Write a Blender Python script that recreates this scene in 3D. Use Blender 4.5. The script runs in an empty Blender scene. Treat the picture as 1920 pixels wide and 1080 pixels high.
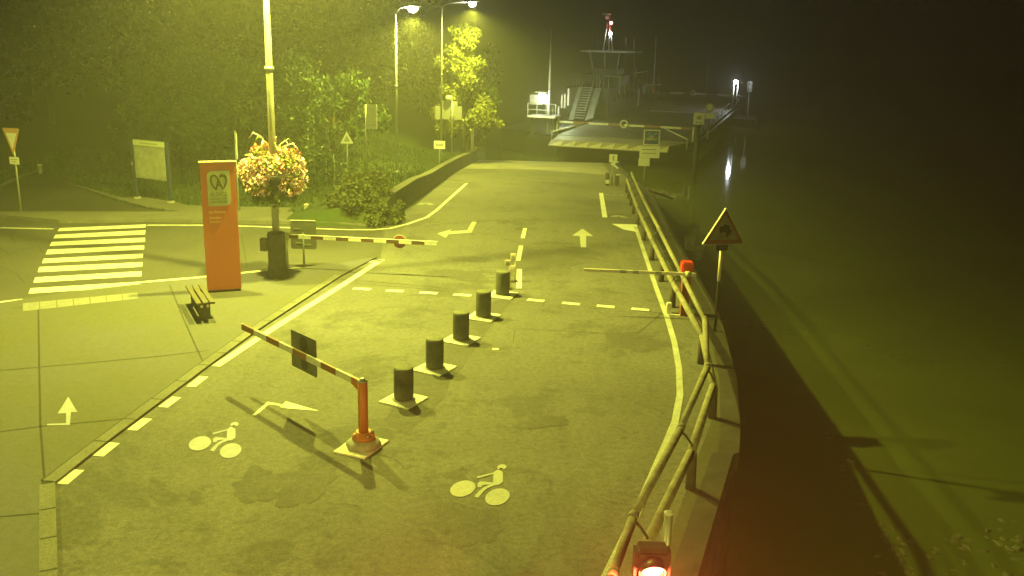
import bpy, bmesh, math, random
import numpy as np
from mathutils import Vector, Matrix

random.seed(7)
rng = np.random.default_rng(7)
R = math.radians
sc = bpy.context.scene
COL = sc.collection

# ------------------------------------------------------------------ camera
CAM_H = 7.0
PITCH, ROLL, FPX = 15.25, 1.45, 1790.0
cd = bpy.data.cameras.new('camera'); cam = bpy.data.objects.new('camera', cd); COL.objects.link(cam)
cam.location = (0, 0, CAM_H)
RM = Matrix.Rotation(R(90 - PITCH), 3, 'X') @ Matrix.Rotation(R(ROLL), 3, 'Z')
cam.rotation_euler = RM.to_euler()
cd.sensor_width = 36.0; cd.lens = FPX * 36.0 / 1920.0
cd.clip_start = 0.1; cd.clip_end = 2000
sc.camera = cam

# ------------------------------------------------------------------ world and exposure
w = bpy.data.worlds.new('World'); sc.world = w; w.use_nodes = True
nt = w.node_tree; bg = nt.nodes['Background']
sky = nt.nodes.new('ShaderNodeTexSky'); sky.sky_type = 'NISHITA'; sky.sun_disc = False
sky.sun_elevation = R(-4.5); sky.sun_rotation = R(200)
nt.links.new(sky.outputs[0], bg.inputs['Color']); bg.inputs['Strength'].default_value = 0.008
sc.view_settings.view_transform = 'Standard'; sc.view_settings.look = 'None'
sc.view_settings.exposure = 0.0; sc.view_settings.gamma = 1.0
sc.render.engine = 'CYCLES'
sc.cycles.use_denoising = True
sc.cycles.max_bounces = 6; sc.cycles.volume_bounces = 1
sc.cycles.sample_clamp_indirect = 4.0

SOD = (0.985, 1.0, 0.09)        # greenish yellow street light as this camera sees it
LP = 1.0                         # global lamp multiplier

def lamp_light(name, loc, power, aim=(0, 0, -1), cone=160, blend=0.5, size=0.18, color=SOD, parent=None):
    ld = bpy.data.lights.new(name, 'SPOT'); ld.energy = power * LP; ld.color = color
    ld.spot_size = R(cone); ld.spot_blend = blend; ld.shadow_soft_size = size
    o = bpy.data.objects.new(name, ld); COL.objects.link(o)
    o.location = loc; o.rotation_euler = Vector(aim).to_track_quat('-Z', 'Y').to_euler()
    if parent: o.parent = parent
    return o

def point_light(name, loc, power, color, size=0.08):
    ld = bpy.data.lights.new(name, 'POINT'); ld.energy = power; ld.color = color; ld.shadow_soft_size = size
    o = bpy.data.objects.new(name, ld); COL.objects.link(o); o.location = loc
    return o

# ------------------------------------------------------------------ terrain heights
WATER = -3.0
RAMP_END = 70.0
def sstep(a, b, t):
    t = min(1, max(0, (t - a) / (b - a))); return t * t * (3 - 2 * t)
def road_z(y):
    if y < 33: return 0.0
    if y < 38: return -0.0068 * (y - 33) ** 2
    return -0.17 - 0.0697 * (y - 38)
def interp(pts, y):
    if y <= pts[0][0]: return pts[0][1]
    for (a, va), (b, vb) in zip(pts, pts[1:]):
        if y <= b: return va + (vb - va) * (y - a) / (b - a)
    return pts[-1][1]

def ray(px, py):
    d = RM @ Vector(((px - 960) / FPX, (540 - py) / FPX, -1.0))
    return d
def at(px, py, z=0.0):                      # a point on the level z
    d = ray(px, py); t = (z - CAM_H) / d.z
    return Vector((d.x * t, d.y * t, z))
def atd(px, py, y):                         # a point at the distance y
    d = ray(px, py); t = y / d.y
    return Vector((d.x * t, y, CAM_H + d.z * t))
def march(px, py, f):
    d = ray(px, py); t = 8.0 / d.y; s = 0.1 / d.y
    while t * d.y < 300:
        if CAM_H + d.z * t <= f(d.x * t, d.y * t): break
        t += s
    lo, hi = t - s, t
    for _ in range(18):
        t = (lo + hi) / 2
        if CAM_H + d.z * t <= f(d.x * t, d.y * t): hi = t
        else: lo = t
    return Vector((d.x * t, d.y * t, f(d.x * t, d.y * t)))
def atr(px, py): return march(px, py, lambda x, y: road_z(y))

# retaining wall beside the ramp: foot line on the ramp surface, top line above it
WF = [atr(*p) for p in ((740, 404), (782, 375.5), (808, 356), (834, 337), (866, 316), (893, 301))]
WT = [(748.5, 363.7), (797, 337), (812, 327), (838, 311), (866, 294), (895, 284)]
wall_x = [(p.y, p.x) for p in WF]
wall_top = [(f.y, atd(t[0], t[1], f.y).z) for f, t in zip(WF, WT)]
WY0, WY1 = WF[0].y, WF[-1].y
# fence line and quay edge
FA = [(1148, 1080), (1187, 969), (1276, 803), (1326, 688), (1322, 600), (1275, 507), (1236, 430), (1206, 372), (1184, 324)]
def rail_pt(px, py):
    return march(px, py, lambda x, y: road_z(y) + 1.0)
FR = [rail_pt(*p) for p in FA]
first_dir = (FR[0] - FR[1]).normalized()
FR = [FR[0] + first_dir * 5.0] + FR
qe = [at(*p) for p in ((1283, 1080), (1355, 853), (1367, 849), (1370, 800), (1365, 709), (1343, 615))]
quay = [(-40.0, qe[0].x - 6.5), (2.0, qe[0].x - 3.2)] + [(p.y, p.x) for p in qe]
quay += [(p.y, p.x + 0.85) for p in FR if p.y > qe[-1].y + 1]
quay += [(RAMP_END, quay[-1][1] + 0.6), (RAMP_END + 0.6, -2.2), (90, -2.8), (130, -6.0), (420, -60.0)]
def quay_x(y): return interp(quay, y)

def gh(x, y):                               # grass level
    rz = road_z(min(y, RAMP_END)) - 0.05
    if y < WY0 - 0.4 or x > interp(wall_x, y) - 0.05:
        base = rz
        if y < WY0 - 0.4 and y > 20 and x < -9: base = -0.05 + 0.5 * sstep(48, 70, y)
        if x > interp(wall_x, y) - 0.05 or y < 34: return base
    wx = interp(wall_x, y); wt = interp(wall_top, y) - 0.06
    d = wx - x
    up = 1.7 * sstep(0.5, 12, d) * sstep(36, 50, y)
    left = sstep(-4.6, -9.5, x) if False else 1 - sstep(-9.5, -5.2, x)
    z_bank = wt + up
    z_flat = -0.05 + 1.1 * sstep(48, 80, y)
    k = 0.0 if x > -5.2 else left
    k2 = 1 - sstep(46, 58, y)
    kk = k * k2
    return z_bank * (1 - kk) + z_flat * kk
def atg(px, py): return march(px, py, gh)

# ------------------------------------------------------------------ materials
M = {}
def mat(name, col, rough=0.7, metal=0.0, var=0.25, scale=6.0, bump=0.0, bscale=60.0, col2=None, emit=None, estr=0.0, detail=6, spec=0.5):
    m = bpy.data.materials.new(name); m.use_nodes = True
    n = m.node_tree; b = n.nodes['Principled BSDF']
    b.inputs['Roughness'].default_value = rough; b.inputs['Metallic'].default_value = metal
    b.inputs['Specular IOR Level'].default_value = spec
    tc = n.nodes.new('ShaderNodeTexCoord')
    nz = n.nodes.new('ShaderNodeTexNoise'); nz.inputs['Scale'].default_value = scale; nz.inputs['Detail'].default_value = detail
    nz.inputs['Roughness'].default_value = 0.65
    n.links.new(tc.outputs['Object'], nz.inputs['Vector'])
    cr = n.nodes.new('ShaderNodeValToRGB')
    c2 = col2 or tuple(c * (1 - var) for c in col)
    cr.color_ramp.elements[0].position = 0.35; cr.color_ramp.elements[1].position = 0.65
    cr.color_ramp.elements[0].color = (*c2, 1); cr.color_ramp.elements[1].color = (*col, 1)
    n.links.new(nz.outputs['Fac'], cr.inputs['Fac']); n.links.new(cr.outputs['Color'], b.inputs['Base Color'])
    if bump:
        nb = n.nodes.new('ShaderNodeTexNoise'); nb.inputs['Scale'].default_value = bscale; nb.inputs['Detail'].default_value = 4
        n.links.new(tc.outputs['Object'], nb.inputs['Vector'])
        bp = n.nodes.new('ShaderNodeBump'); bp.inputs['Strength'].default_value = bump; bp.inputs['Distance'].default_value = 0.02
        n.links.new(nb.outputs['Fac'], bp.inputs['Height']); n.links.new(bp.outputs['Normal'], b.inputs['Normal'])
    if emit:
        b.inputs['Emission Color'].default_value = (*emit, 1); b.inputs['Emission Strength'].default_value = estr
    M[name] = m; return m

def mixc(n, fac, a, b, mode='MIX'):
    mx = n.nodes.new('ShaderNodeMix'); mx.data_type = 'RGBA'; mx.blend_type = mode
    if isinstance(fac, (int, float)): mx.inputs[0].default_value = fac
    else: n.links.new(fac, mx.inputs[0])
    for i, v in ((6, a), (7, b)):
        if isinstance(v, tuple): mx.inputs[i].default_value = (*v, 1)
        else: n.links.new(v, mx.inputs[i])
    return mx.outputs[2]
def noise(n, vec, scale, detail=5, rough=0.6, lo=0.4, hi=0.6, dist=0.0):
    nz = n.nodes.new('ShaderNodeTexNoise'); nz.inputs['Scale'].default_value = scale; nz.inputs['Detail'].default_value = detail
    nz.inputs['Roughness'].default_value = rough; nz.inputs['Distortion'].default_value = dist
    n.links.new(vec, nz.inputs['Vector'])
    mr = n.nodes.new('ShaderNodeMapRange'); mr.inputs[1].default_value = lo; mr.inputs[2].default_value = hi
    n.links.new(nz.outputs['Fac'], mr.inputs[0]); return mr.outputs[0]

def ground_mat(name, base, patch, stain, big=0.18, mid=0.9, fine=28.0, rough=0.85, bump=0.35, stain_amt=0.55, lo=0.56, hi=0.66, grain=0.25, wear=None, streak=0.0):
    m = bpy.data.materials.new(name); m.use_nodes = True
    n = m.node_tree; b = n.nodes['Principled BSDF']; b.inputs['Roughness'].default_value = rough
    tc = n.nodes.new('ShaderNodeTexCoord'); v = tc.outputs['Object']
    def mul(x, k):
        mm = n.nodes.new('ShaderNodeMath'); mm.operation = 'MULTIPLY'; n.links.new(x, mm.inputs[0])
        if isinstance(k, (int, float)): mm.inputs[1].default_value = k
        else: n.links.new(k, mm.inputs[1])
        return mm.outputs[0]
    c = mixc(n, noise(n, v, big, 8, 0.62, 0.38, 0.62, 0.3), base, patch)
    c = mixc(n, mul(noise(n, v, mid * 0.45, 10, 0.72, lo, hi, 0.5), stain_amt), c, stain)        # large ragged stains
    c = mixc(n, mul(noise(n, v, mid * 2.6, 9, 0.75, lo + 0.03, hi + 0.01, 0.8), stain_amt * 0.8), c, stain)   # small blots
    if streak:
        mp = n.nodes.new('ShaderNodeMapping'); mp.inputs['Scale'].default_value = (1.3, 0.07, 1); mp.inputs['Rotation'].default_value = (0, 0, R(-8))
        n.links.new(v, mp.inputs['Vector']); c = mixc(n, mul(noise(n, mp.outputs[0], 1.6, 5, 0.6, 0.5, 0.7), streak), c, stain)
    if wear:
        c = mixc(n, noise(n, v, 14, 8, 0.8, 0.60, 0.635), c, wear)
        c = mixc(n, noise(n, v, 2.2, 8, 0.8, 0.60, 0.70), c, tuple((x + y) / 2 for x, y in zip(base, wear)))
    for sc_, k in ((fine, grain), (fine * 3.2, grain * 1.2)):
        f = noise(n, v, sc_, 2, 0.6, 0.3, 0.7)
        g = n.nodes.new('ShaderNodeMapRange'); g.inputs[3].default_value = 1 - k; g.inputs[4].default_value = 1 + k * 0.8
        n.links.new(f, g.inputs[0])
        cc = n.nodes.new('ShaderNodeCombineColor')
        for i in range(3): n.links.new(g.outputs[0], cc.inputs[i])
        c = mixc(n, 1.0, c, cc.outputs[0], 'MULTIPLY')
    n.links.new(c, b.inputs['Base Color'])
    nb = n.nodes.new('ShaderNodeTexNoise'); nb.inputs['Scale'].default_value = 60; n.links.new(v, nb.inputs['Vector'])
    bp = n.nodes.new('ShaderNodeBump'); bp.inputs['Strength'].default_value = bump; bp.inputs['Distance'].default_value = 0.012
    n.links.new(nb.outputs['Fac'], bp.inputs['Height']); n.links.new(bp.outputs['Normal'], b.inputs['Normal'])
    M[name] = m; return m

ground_mat('asphalt', (0.168, 0.163, 0.155), (0.118, 0.113, 0.11), (0.055, 0.053, 0.05), big=0.16, mid=0.6, lo=0.535, hi=0.585, stain_amt=0.5, fine=9, grain=0.22, streak=0.2, bump=0.6)
ground_mat('asphalt_cross', (0.10, 0.096, 0.092), (0.078, 0.075, 0.075), (0.065, 0.06, 0.06), big=0.25, mid=0.9, fine=9, grain=0.16, streak=0.3)
ground_mat('asphalt_old', (0.07, 0.068, 0.062), (0.05, 0.048, 0.045), (0.035, 0.033, 0.03), big=0.4, mid=1.2)
ground_mat('asphalt_patch', (0.115, 0.11, 0.105), (0.095, 0.09, 0.09), (0.07, 0.068, 0.065), big=0.9, mid=1.6, lo=0.50, hi=0.60, fine=9, grain=0.2)
ground_mat('concrete_plaza', (0.118, 0.115, 0.155), (0.110, 0.107, 0.075), (0.10, 0.098, 0.07), big=0.16, mid=0.5, bump=0.3, stain_amt=0.4, lo=0.54, hi=0.64, fine=10, grain=0.10)
ground_mat('concrete_kerb', (0.19, 0.185, 0.17), (0.15, 0.145, 0.13), (0.11, 0.105, 0.09), big=0.8, mid=2.0, bump=0.2)
ground_mat('concrete_ramp', (0.30, 0.28, 0.25), (0.21, 0.20, 0.17), (0.10, 0.09, 0.08), big=0.5, mid=0.8, bump=0.2)
ground_mat('grass_soil', (0.035, 0.07, 0.012), (0.045, 0.065, 0.016), (0.03, 0.04, 0.012), big=0.5, mid=2.5, bump=0.8)
ground_mat('verge_soil', (0.10, 0.095, 0.07), (0.07, 0.068, 0.045), (0.05, 0.055, 0.03), big=0.8, mid=2.5, bump=0.6)
ground_mat('paint', (0.84, 0.84, 0.80), (0.74, 0.74, 0.70), (0.5, 0.49, 0.45), big=0.9, mid=3.5, fine=20, bump=0.1, stain_amt=0.35, lo=0.55, hi=0.7, grain=0.1, wear=(0.2, 0.195, 0.19))
ground_mat('paint_worn', (0.38, 0.38, 0.36), (0.28, 0.28, 0.26), (0.16, 0.155, 0.15), big=0.9, mid=3.5, fine=20, bump=0.1)
ground_mat('paint_line', (0.62, 0.62, 0.56), (0.5, 0.5, 0.45), (0.3, 0.29, 0.26), big=0.9, mid=3.5, fine=20, bump=0.1, grain=0.15, lo=0.5, hi=0.65, wear=(0.2, 0.195, 0.18))
ground_mat('paint_yellowed', (0.52, 0.52, 0.47), (0.46, 0.46, 0.42), (0.36, 0.35, 0.32), big=0.9, mid=3.5, fine=20, bump=0.1, grain=0.12, wear=(0.2, 0.195, 0.18))
mat('joint', (0.05, 0.05, 0.045), 0.9)
mat('tile', (0.27, 0.26, 0.25), 0.8, bump=0.2, bscale=25)
mat('stone_wall', (0.10, 0.098, 0.085), 0.9, var=0.4, scale=2.0, bump=0.6, bscale=12)
mat('wall_cap', (0.13, 0.125, 0.11), 0.85, var=0.3, scale=3.0, bump=0.3)
mat('quay_dark', (0.06, 0.055, 0.055), 0.8, var=0.5, scale=1.5, bump=0.6, bscale=8)
mat('galv', (0.42, 0.43, 0.42), 0.45, 0.6, var=0.2)
mat('galv_dull', (0.36, 0.36, 0.34), 0.6, 0.2, var=0.25)
mat('dark_metal', (0.06, 0.06, 0.065), 0.5, 0.4)
mat('signal_grey', (0.05, 0.045, 0.045), 0.5)
mat('disc_red', (0.22, 0.05, 0.03), 0.5)
mat('paint_cool', (0.40, 0.40, 0.55), 0.7, var=0.2)
mat('black', (0.02, 0.02, 0.02), 0.5)
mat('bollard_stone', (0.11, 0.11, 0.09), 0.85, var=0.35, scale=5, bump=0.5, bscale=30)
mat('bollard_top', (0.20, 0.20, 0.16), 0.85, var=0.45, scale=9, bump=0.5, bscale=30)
mat('white_plate', (0.85, 0.85, 0.82), 0.7, var=0.3, scale=7, bump=0.3)
mat('concrete_block', (0.38, 0.375, 0.34), 0.85, var=0.35, scale=8, bump=0.4)
mat('orange_red', (0.46, 0.16, 0.05), 0.5, var=0.12, scale=3)
mat('totem_red', (0.75, 0.20, 0.085), 0.45, var=0.07, scale=1.2)
mat('totem_edge', (0.80, 0.55, 0.35), 0.5, var=0.1)
mat('red_paint', (0.70, 0.05, 0.025), 0.45, var=0.15)
mat('red_dark', (0.32, 0.035, 0.025), 0.55, var=0.25)
mat('white_paint', (0.85, 0.75, 0.72), 0.5, var=0.15)
mat('sign_white', (0.80, 0.80, 0.78), 0.5, var=0.08)
mat('sign_grey', (0.40, 0.41, 0.39), 0.55, 0.2, var=0.15)
mat('sign_back', (0.14, 0.145, 0.13), 0.6, 0.2, var=0.25, scale=4)
mat('blue_paint', (0.03, 0.05, 0.13), 0.5, var=0.2)
mat('sign_blue', (0.06, 0.13, 0.42), 0.45, var=0.1)
mat('poster', (0.42, 0.43, 0.36), 0.6, var=0.4, scale=3.5)
mat('logo_cream', (0.60, 0.66, 0.42), 0.5, var=0.06)
mat('logo_dark', (0.10, 0.10, 0.05), 0.6, var=0.1)
mat('text_grey', (0.20, 0.21, 0.12), 0.6, var=0.05)
mat('text_orange', (0.95, 0.72, 0.45), 0.6, var=0.05)
mat('log', (0.34, 0.31, 0.23), 0.8, var=0.45, scale=4, bump=0.6, bscale=18)
mat('log_dark', (0.09, 0.08, 0.065), 0.85, var=0.4, scale=4, bump=0.6, bscale=18)
mat('wood_slat', (0.13, 0.11, 0.075), 0.7, var=0.35, scale=12, bump=0.3)
mat('bark', (0.09, 0.075, 0.055), 0.9, var=0.5, scale=6, bump=0.8, bscale=14)
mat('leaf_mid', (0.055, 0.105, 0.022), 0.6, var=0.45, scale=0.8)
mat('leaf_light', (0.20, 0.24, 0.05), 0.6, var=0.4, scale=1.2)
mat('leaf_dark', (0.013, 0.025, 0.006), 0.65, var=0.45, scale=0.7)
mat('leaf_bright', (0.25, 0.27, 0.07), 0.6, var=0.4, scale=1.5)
mat('leaf_dry', (0.10, 0.115, 0.04), 0.7, var=0.4, scale=1.5)
mat('grass_blade', (0.06, 0.10, 0.025), 0.7, var=0.5, scale=0.6)
mat('petal_pink', (0.80, 0.30, 0.36), 0.6, var=0.35, scale=9)
mat('petal_white', (0.86, 0.64, 0.78), 0.6, var=0.25, scale=9)
mat('petal_red', (0.80, 0.22, 0.14), 0.6, var=0.4, scale=9)
mat('steel_white', (0.70, 0.70, 0.66), 0.5, var=0.3, scale=1.5)
mat('steel_green', (0.04, 0.05, 0.042), 0.5, var=0.4, scale=1.0)
mat('deck_steel', (0.20, 0.19, 0.16), 0.6, var=0.45, scale=0.5)
mat('hull_dark', (0.025, 0.028, 0.03), 0.5, var=0.3)
mat('flap_steel', (0.34, 0.32, 0.26), 0.6, var=0.35, scale=0.8)
mat('flap_lit', (0.62, 0.60, 0.52), 0.6, var=0.25, scale=2)
mat('glass_dark', (0.02, 0.025, 0.03), 0.1, var=0.1)
mat('orange_panel', (0.60, 0.32, 0.12), 0.5, var=0.2)
mat('pile_dark', (0.012, 0.014, 0.012), 0.7, var=0.4)
mat('rock', (0.10, 0.105, 0.06), 0.85, var=0.5, scale=1.5, bump=0.6, bscale=10)
mat('sign_shaded_red', (0.30, 0.11, 0.07), 0.6, var=0.3)  # warning sign border and face dimmed to paint in the weak light there
mat('sign_shaded', (0.30, 0.29, 0.21), 0.6, var=0.25)
mat('border_shine', (0.60, 0.34, 0.20), 0.5, var=0.15)  # red made paler to stand for the border's retroreflective shine
mat('lens_red', (0.5, 0.02, 0.01), 0.3, emit=(1, 0.10, 0.055), estr=55)
mat('lens_dark', (0.05, 0.02, 0.02), 0.2)
mat('lens_amber_off', (0.05, 0.04, 0.01), 0.2)
mat('lamp_glow', (0.8, 0.8, 0.8), 0.3, emit=(1.0, 1.0, 0.72), estr=260)
mat('white_glow', (0.8, 0.8, 0.8), 0.3, emit=(0.85, 0.95, 1.0), estr=60)
mat('red_glow', (0.8, 0.1, 0.1), 0.3, emit=(1.0, 0.10, 0.12), estr=30)

def stripe_mat(name, a, b, period, duty=0.5, phase=0.0, axis=0):
    m = bpy.data.materials.new(name); m.use_nodes = True; n = m.node_tree; bs = n.nodes['Principled BSDF']
    bs.inputs['Roughness'].default_value = 0.5
    tc = n.nodes.new('ShaderNodeTexCoord'); sp = n.nodes.new('ShaderNodeSeparateXYZ'); n.links.new(tc.outputs['Object'], sp.inputs[0])
    ad = n.nodes.new('ShaderNodeMath'); ad.operation = 'ADD'; ad.inputs[1].default_value = phase + 100 * period
    n.links.new(sp.outputs[axis], ad.inputs[0])
    mo = n.nodes.new('ShaderNodeMath'); mo.operation = 'MODULO'; mo.inputs[1].default_value = period; n.links.new(ad.outputs[0], mo.inputs[0])
    gt = n.nodes.new('ShaderNodeMath'); gt.operation = 'GREATER_THAN'; gt.inputs[1].default_value = period * duty; n.links.new(mo.outputs[0], gt.inputs[0])
    c = mixc(n, gt.outputs[0], a, b)
    f = noise(n, tc.outputs['Object'], 9, 5, 0.7, 0.3, 0.7)
    g = n.nodes.new('ShaderNodeMapRange'); g.inputs[3].default_value = 0.7; g.inputs[4].default_value = 1.05; n.links.new(f, g.inputs[0])
    cc = n.nodes.new('ShaderNodeCombineColor')
    for i in range(3): n.links.new(g.outputs[0], cc.inputs[i])
    n.links.new(mixc(n, 1.0, c, cc.outputs[0], 'MULTIPLY'), bs.inputs['Base Color'])
    M[name] = m
stripe_mat('boom_stripes', (0.36, 0.12, 0.045), (0.62, 0.62, 0.58), 0.85, 0.48)
stripe_mat('boom_stripes_far', (0.13, 0.06, 0.03), (0.80, 0.80, 0.75), 0.74, 0.5)
stripe_mat('ferry_boom_stripes', (0.30, 0.17, 0.11), (0.85, 0.85, 0.80), 2.9, 0.45, 1.3)

def water_mat():
    m = bpy.data.materials.new('water'); m.use_nodes = True; n = m.node_tree; b = n.nodes['Principled BSDF']
    b.inputs['Roughness'].default_value = 0.05; b.inputs['IOR'].default_value = 1.33
    tc = n.nodes.new('ShaderNodeTexCoord'); v = tc.outputs['Object']
    c = mixc(n, noise(n, v, 0.12, 4, 0.6, 0.3, 0.7, 0.5), (0.10, 0.12, 0.03), (0.07, 0.085, 0.025))
    n.links.new(c, b.inputs['Base Color'])
    nb = n.nodes.new('ShaderNodeTexNoise'); nb.inputs['Scale'].default_value = 1.6; nb.inputs['Detail'].default_value = 3
    n.links.new(v, nb.inputs['Vector'])
    bp = n.nodes.new('ShaderNodeBump'); bp.inputs['Strength'].default_value = 0.09; bp.inputs['Distance'].default_value = 0.05
    n.links.new(nb.outputs['Fac'], bp.inputs['Height']); n.links.new(bp.outputs['Normal'], b.inputs['Normal'])
    M['water'] = m
water_mat()

# ------------------------------------------------------------------ mesh helpers
def link(o, parent=None):
    COL.objects.link(o)
    if parent is not None: o.parent = parent
    return o
def prop(o, label=None, cat=None, group=None, kind=None):
    if label: o['label'] = label
    if cat: o['category'] = cat
    if group: o['group'] = group
    if kind: o['kind'] = kind
    return o
def thing(name, label, cat, loc=(0, 0, 0), rz=0.0, group=None):
    o = bpy.data.objects.new(name, None); o.empty_display_size = 0.2; link(o)
    o.location = loc; o.rotation_euler = (0, 0, rz)
    return prop(o, label, cat, group)

class MB:
    def __init__(s): s.v = []; s.f = []; s.smooth = []
    def add(s, vs, fs, smooth=False):
        k = len(s.v); s.v += [tuple(v) for v in vs]; s.f += [tuple(i + k for i in f) for f in fs]; s.smooth += [smooth] * len(fs); return s
    def box(s, c, d, rz=0.0, rx=0.0, ry=0.0, bev=0.0):
        x, y, z = d[0] / 2, d[1] / 2, d[2] / 2
        m = Matrix.Rotation(rz, 3, 'Z') @ Matrix.Rotation(ry, 3, 'Y') @ Matrix.Rotation(rx, 3, 'X')
        if bev <= 0:
            vs = [Vector((a * x, b * y, e * z)) for a in (-1, 1) for b in (-1, 1) for e in (-1, 1)]
            fs = [(0, 1, 3, 2), (4, 6, 7, 5), (0, 4, 5, 1), (2, 3, 7, 6), (0, 2, 6, 4), (1, 5, 7, 3)]
        else:
            bm = bmesh.new(); bmesh.ops.create_cube(bm, size=1)
            bmesh.ops.scale(bm, vec=d, verts=bm.verts)
            bmesh.ops.bevel(bm, geom=bm.edges[:], offset=min(bev, min(d) * 0.45), segments=2, affect='EDGES')
            bm.verts.index_update()
            vs = [v.co.copy() for v in bm.verts]; fs = [[v.index for v in f.verts] for f in bm.faces]; bm.free()
        return s.add([m @ v + Vector(c) for v in vs], fs)
    def tube(s, pts, r, n=12, cap=True, smooth=True):
        pts = [Vector(p) for p in pts]; rr = r if isinstance(r, (list, tuple)) else [r] * len(pts)
        k = len(s.v); ref = None
        for i, p in enumerate(pts):
            t = (pts[min(i + 1, len(pts) - 1)] - pts[max(i - 1, 0)]).normalized()
            if ref is None:
                ref = Vector((0, 0, 1)) if abs(t.z) < 0.9 else Vector((1, 0, 0))
            a = (ref - t * ref.dot(t)).normalized(); b = t.cross(a); ref = a
            for j in range(n):
                an = 2 * math.pi * j / n
                s.v.append(tuple(p + (a * math.cos(an) + b * math.sin(an)) * rr[i]))
        for i in range(len(pts) - 1):
            for j in range(n):
                s.f.append((k + i * n + j, k + i * n + (j + 1) % n, k + (i + 1) * n + (j + 1) % n, k + (i + 1) * n + j)); s.smooth.append(smooth)
        if cap:
            s.f.append(tuple(k + j for j in reversed(range(n)))); s.smooth.append(False)
            e = k + (len(pts) - 1) * n; s.f.append(tuple(e + j for j in range(n))); s.smooth.append(False)
        return s
    def lathe(s, prof, n=24, c=(0, 0, 0), smooth=True):     # prof: (r, z)
        k = len(s.v)
        for r, z in prof:
            for j in range(n):
                an = 2 * math.pi * j / n; s.v.append((c[0] + r * math.cos(an), c[1] + r * math.sin(an), c[2] + z))
        for i in range(len(prof) - 1):
            for j in range(n):
                s.f.append((k + i * n + j, k + i * n + (j + 1) % n, k + (i + 1) * n + (j + 1) % n, k + (i + 1) * n + j)); s.smooth.append(smooth)
        s.f.append(tuple(k + j for j in reversed(range(n)))); s.smooth.append(False)
        e = k + (len(prof) - 1) * n; s.f.append(tuple(e + j for j in range(n))); s.smooth.append(False)
        return s
    def plate(s, outline, y0, y1):                          # outline of (x, z), front at y0
        n = len(outline); k = len(s.v)
        s.v += [(x, y0, z) for x, z in outline] + [(x, y1, z) for x, z in outline]
        s.f.append(tuple(k + i for i in range(n))); s.f.append(tuple(k + n + i for i in reversed(range(n)))); s.smooth += [False] * 2
        for i in range(n):
            j = (i + 1) % n; s.f.append((k + j, k + i, k + n + i, k + n + j)); s.smooth.append(False)
        return s
    def build(s, name, m, parent=None, loc=None, rz=None):
        me = bpy.data.meshes.new(name); me.from_pydata(s.v, [], s.f)
        me.polygons.foreach_set('use_smooth', s.smooth)
        if m: me.materials.append(M[m])
        me.update()
        bm = bmesh.new(); bm.from_mesh(me); bmesh.ops.recalc_face_normals(bm, faces=bm.faces); bm.to_mesh(me); bm.free()
        o = bpy.data.objects.new(name, me); link(o, parent)
        if loc is not None: o.location = loc
        if rz is not None: o.rotation_euler = (0, 0, rz)
        return o

def circle(cx, cz, r, n=28, a0=0, a1=360):
    return [(cx + r * math.cos(R(a0 + (a1 - a0) * i / n)), cz + r * math.sin(R(a0 + (a1 - a0) * i / n))) for i in range(n if a1 - a0 == 360 else n + 1)]
def rect(x0, z0, x1, z1): return [(x0, z0), (x1, z0), (x1, z1), (x0, z1)]
def round_rect(x0, z0, x1, z1, r):
    o = []
    for cx, cz, a in ((x1 - r, z0 + r, -90), (x1 - r, z1 - r, 0), (x0 + r, z1 - r, 90), (x0 + r, z0 + r, 180)):
        o += circle(cx, cz, r, 5, a, a + 90)
    return o
def tri(w, z0, h, flip=False, r=0.03):
    if flip: p = [(-w / 2, z0 + h), (0, z0), (w / 2, z0 + h)]
    else: p = [(-w / 2, z0), (w / 2, z0), (0, z0 + h)]
    out = []
    for i in range(3):
        a, b, c = Vector(p[i - 1]), Vector(p[i]), Vector(p[(i + 1) % 3])
        u = (a - b).normalized(); v = (c - b).normalized()
        for t in (1.0, 0.45): out.append(tuple(b + u * r * t))
        out.append(tuple(b + v * r * 0.45)); out.append(tuple(b + v * r))
    return out

def sheet(name, polys, zf, m, parent=None, skirt=0.0, step=1.0):
    """flat polygons draped on the height zf(x, y); skirt closes them downwards"""
    bm = bmesh.new()
    for poly in polys:
        vs = [bm.verts.new((p[0], p[1], 0)) for p in poly]
        try: bm.faces.new(vs)
        except ValueError: pass
    ys = [v.co.y for v in bm.verts]
    y = 33.0
    while y < max(ys):
        if y > min(ys):
            bmesh.ops.bisect_plane(bm, geom=bm.verts[:] + bm.edges[:] + bm.faces[:], plane_co=(0, y, 0), plane_no=(0, 1, 0))
        y += step
    bmesh.ops.triangulate(bm, faces=bm.faces[:])
    for f in bm.faces:
        if f.normal.z < 0: f.normal_flip()
    if skirt:
        edges = [e for e in bm.edges if e.is_boundary]
        r = bmesh.ops.extrude_edge_only(bm, edges=edges)
        low = {v for v in r['geom'] if isinstance(v, bmesh.types.BMVert)}
        for v in bm.verts: v.co.z = zf(v.co.x, v.co.y) - (skirt if v in low else 0)
        bmesh.ops.recalc_face_normals(bm, faces=bm.faces)
        up = sum(f.normal.z for f in bm.faces)
        if up < 0: bmesh.ops.reverse_faces(bm, faces=bm.faces)
    else:
        for v in bm.verts: v.co.z = zf(v.co.x, v.co.y)
    me = bpy.data.meshes.new(name); bm.to_mesh(me); bm.free(); me.materials.append(M[m])
    return link(bpy.data.objects.new(name, me), parent)

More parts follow.
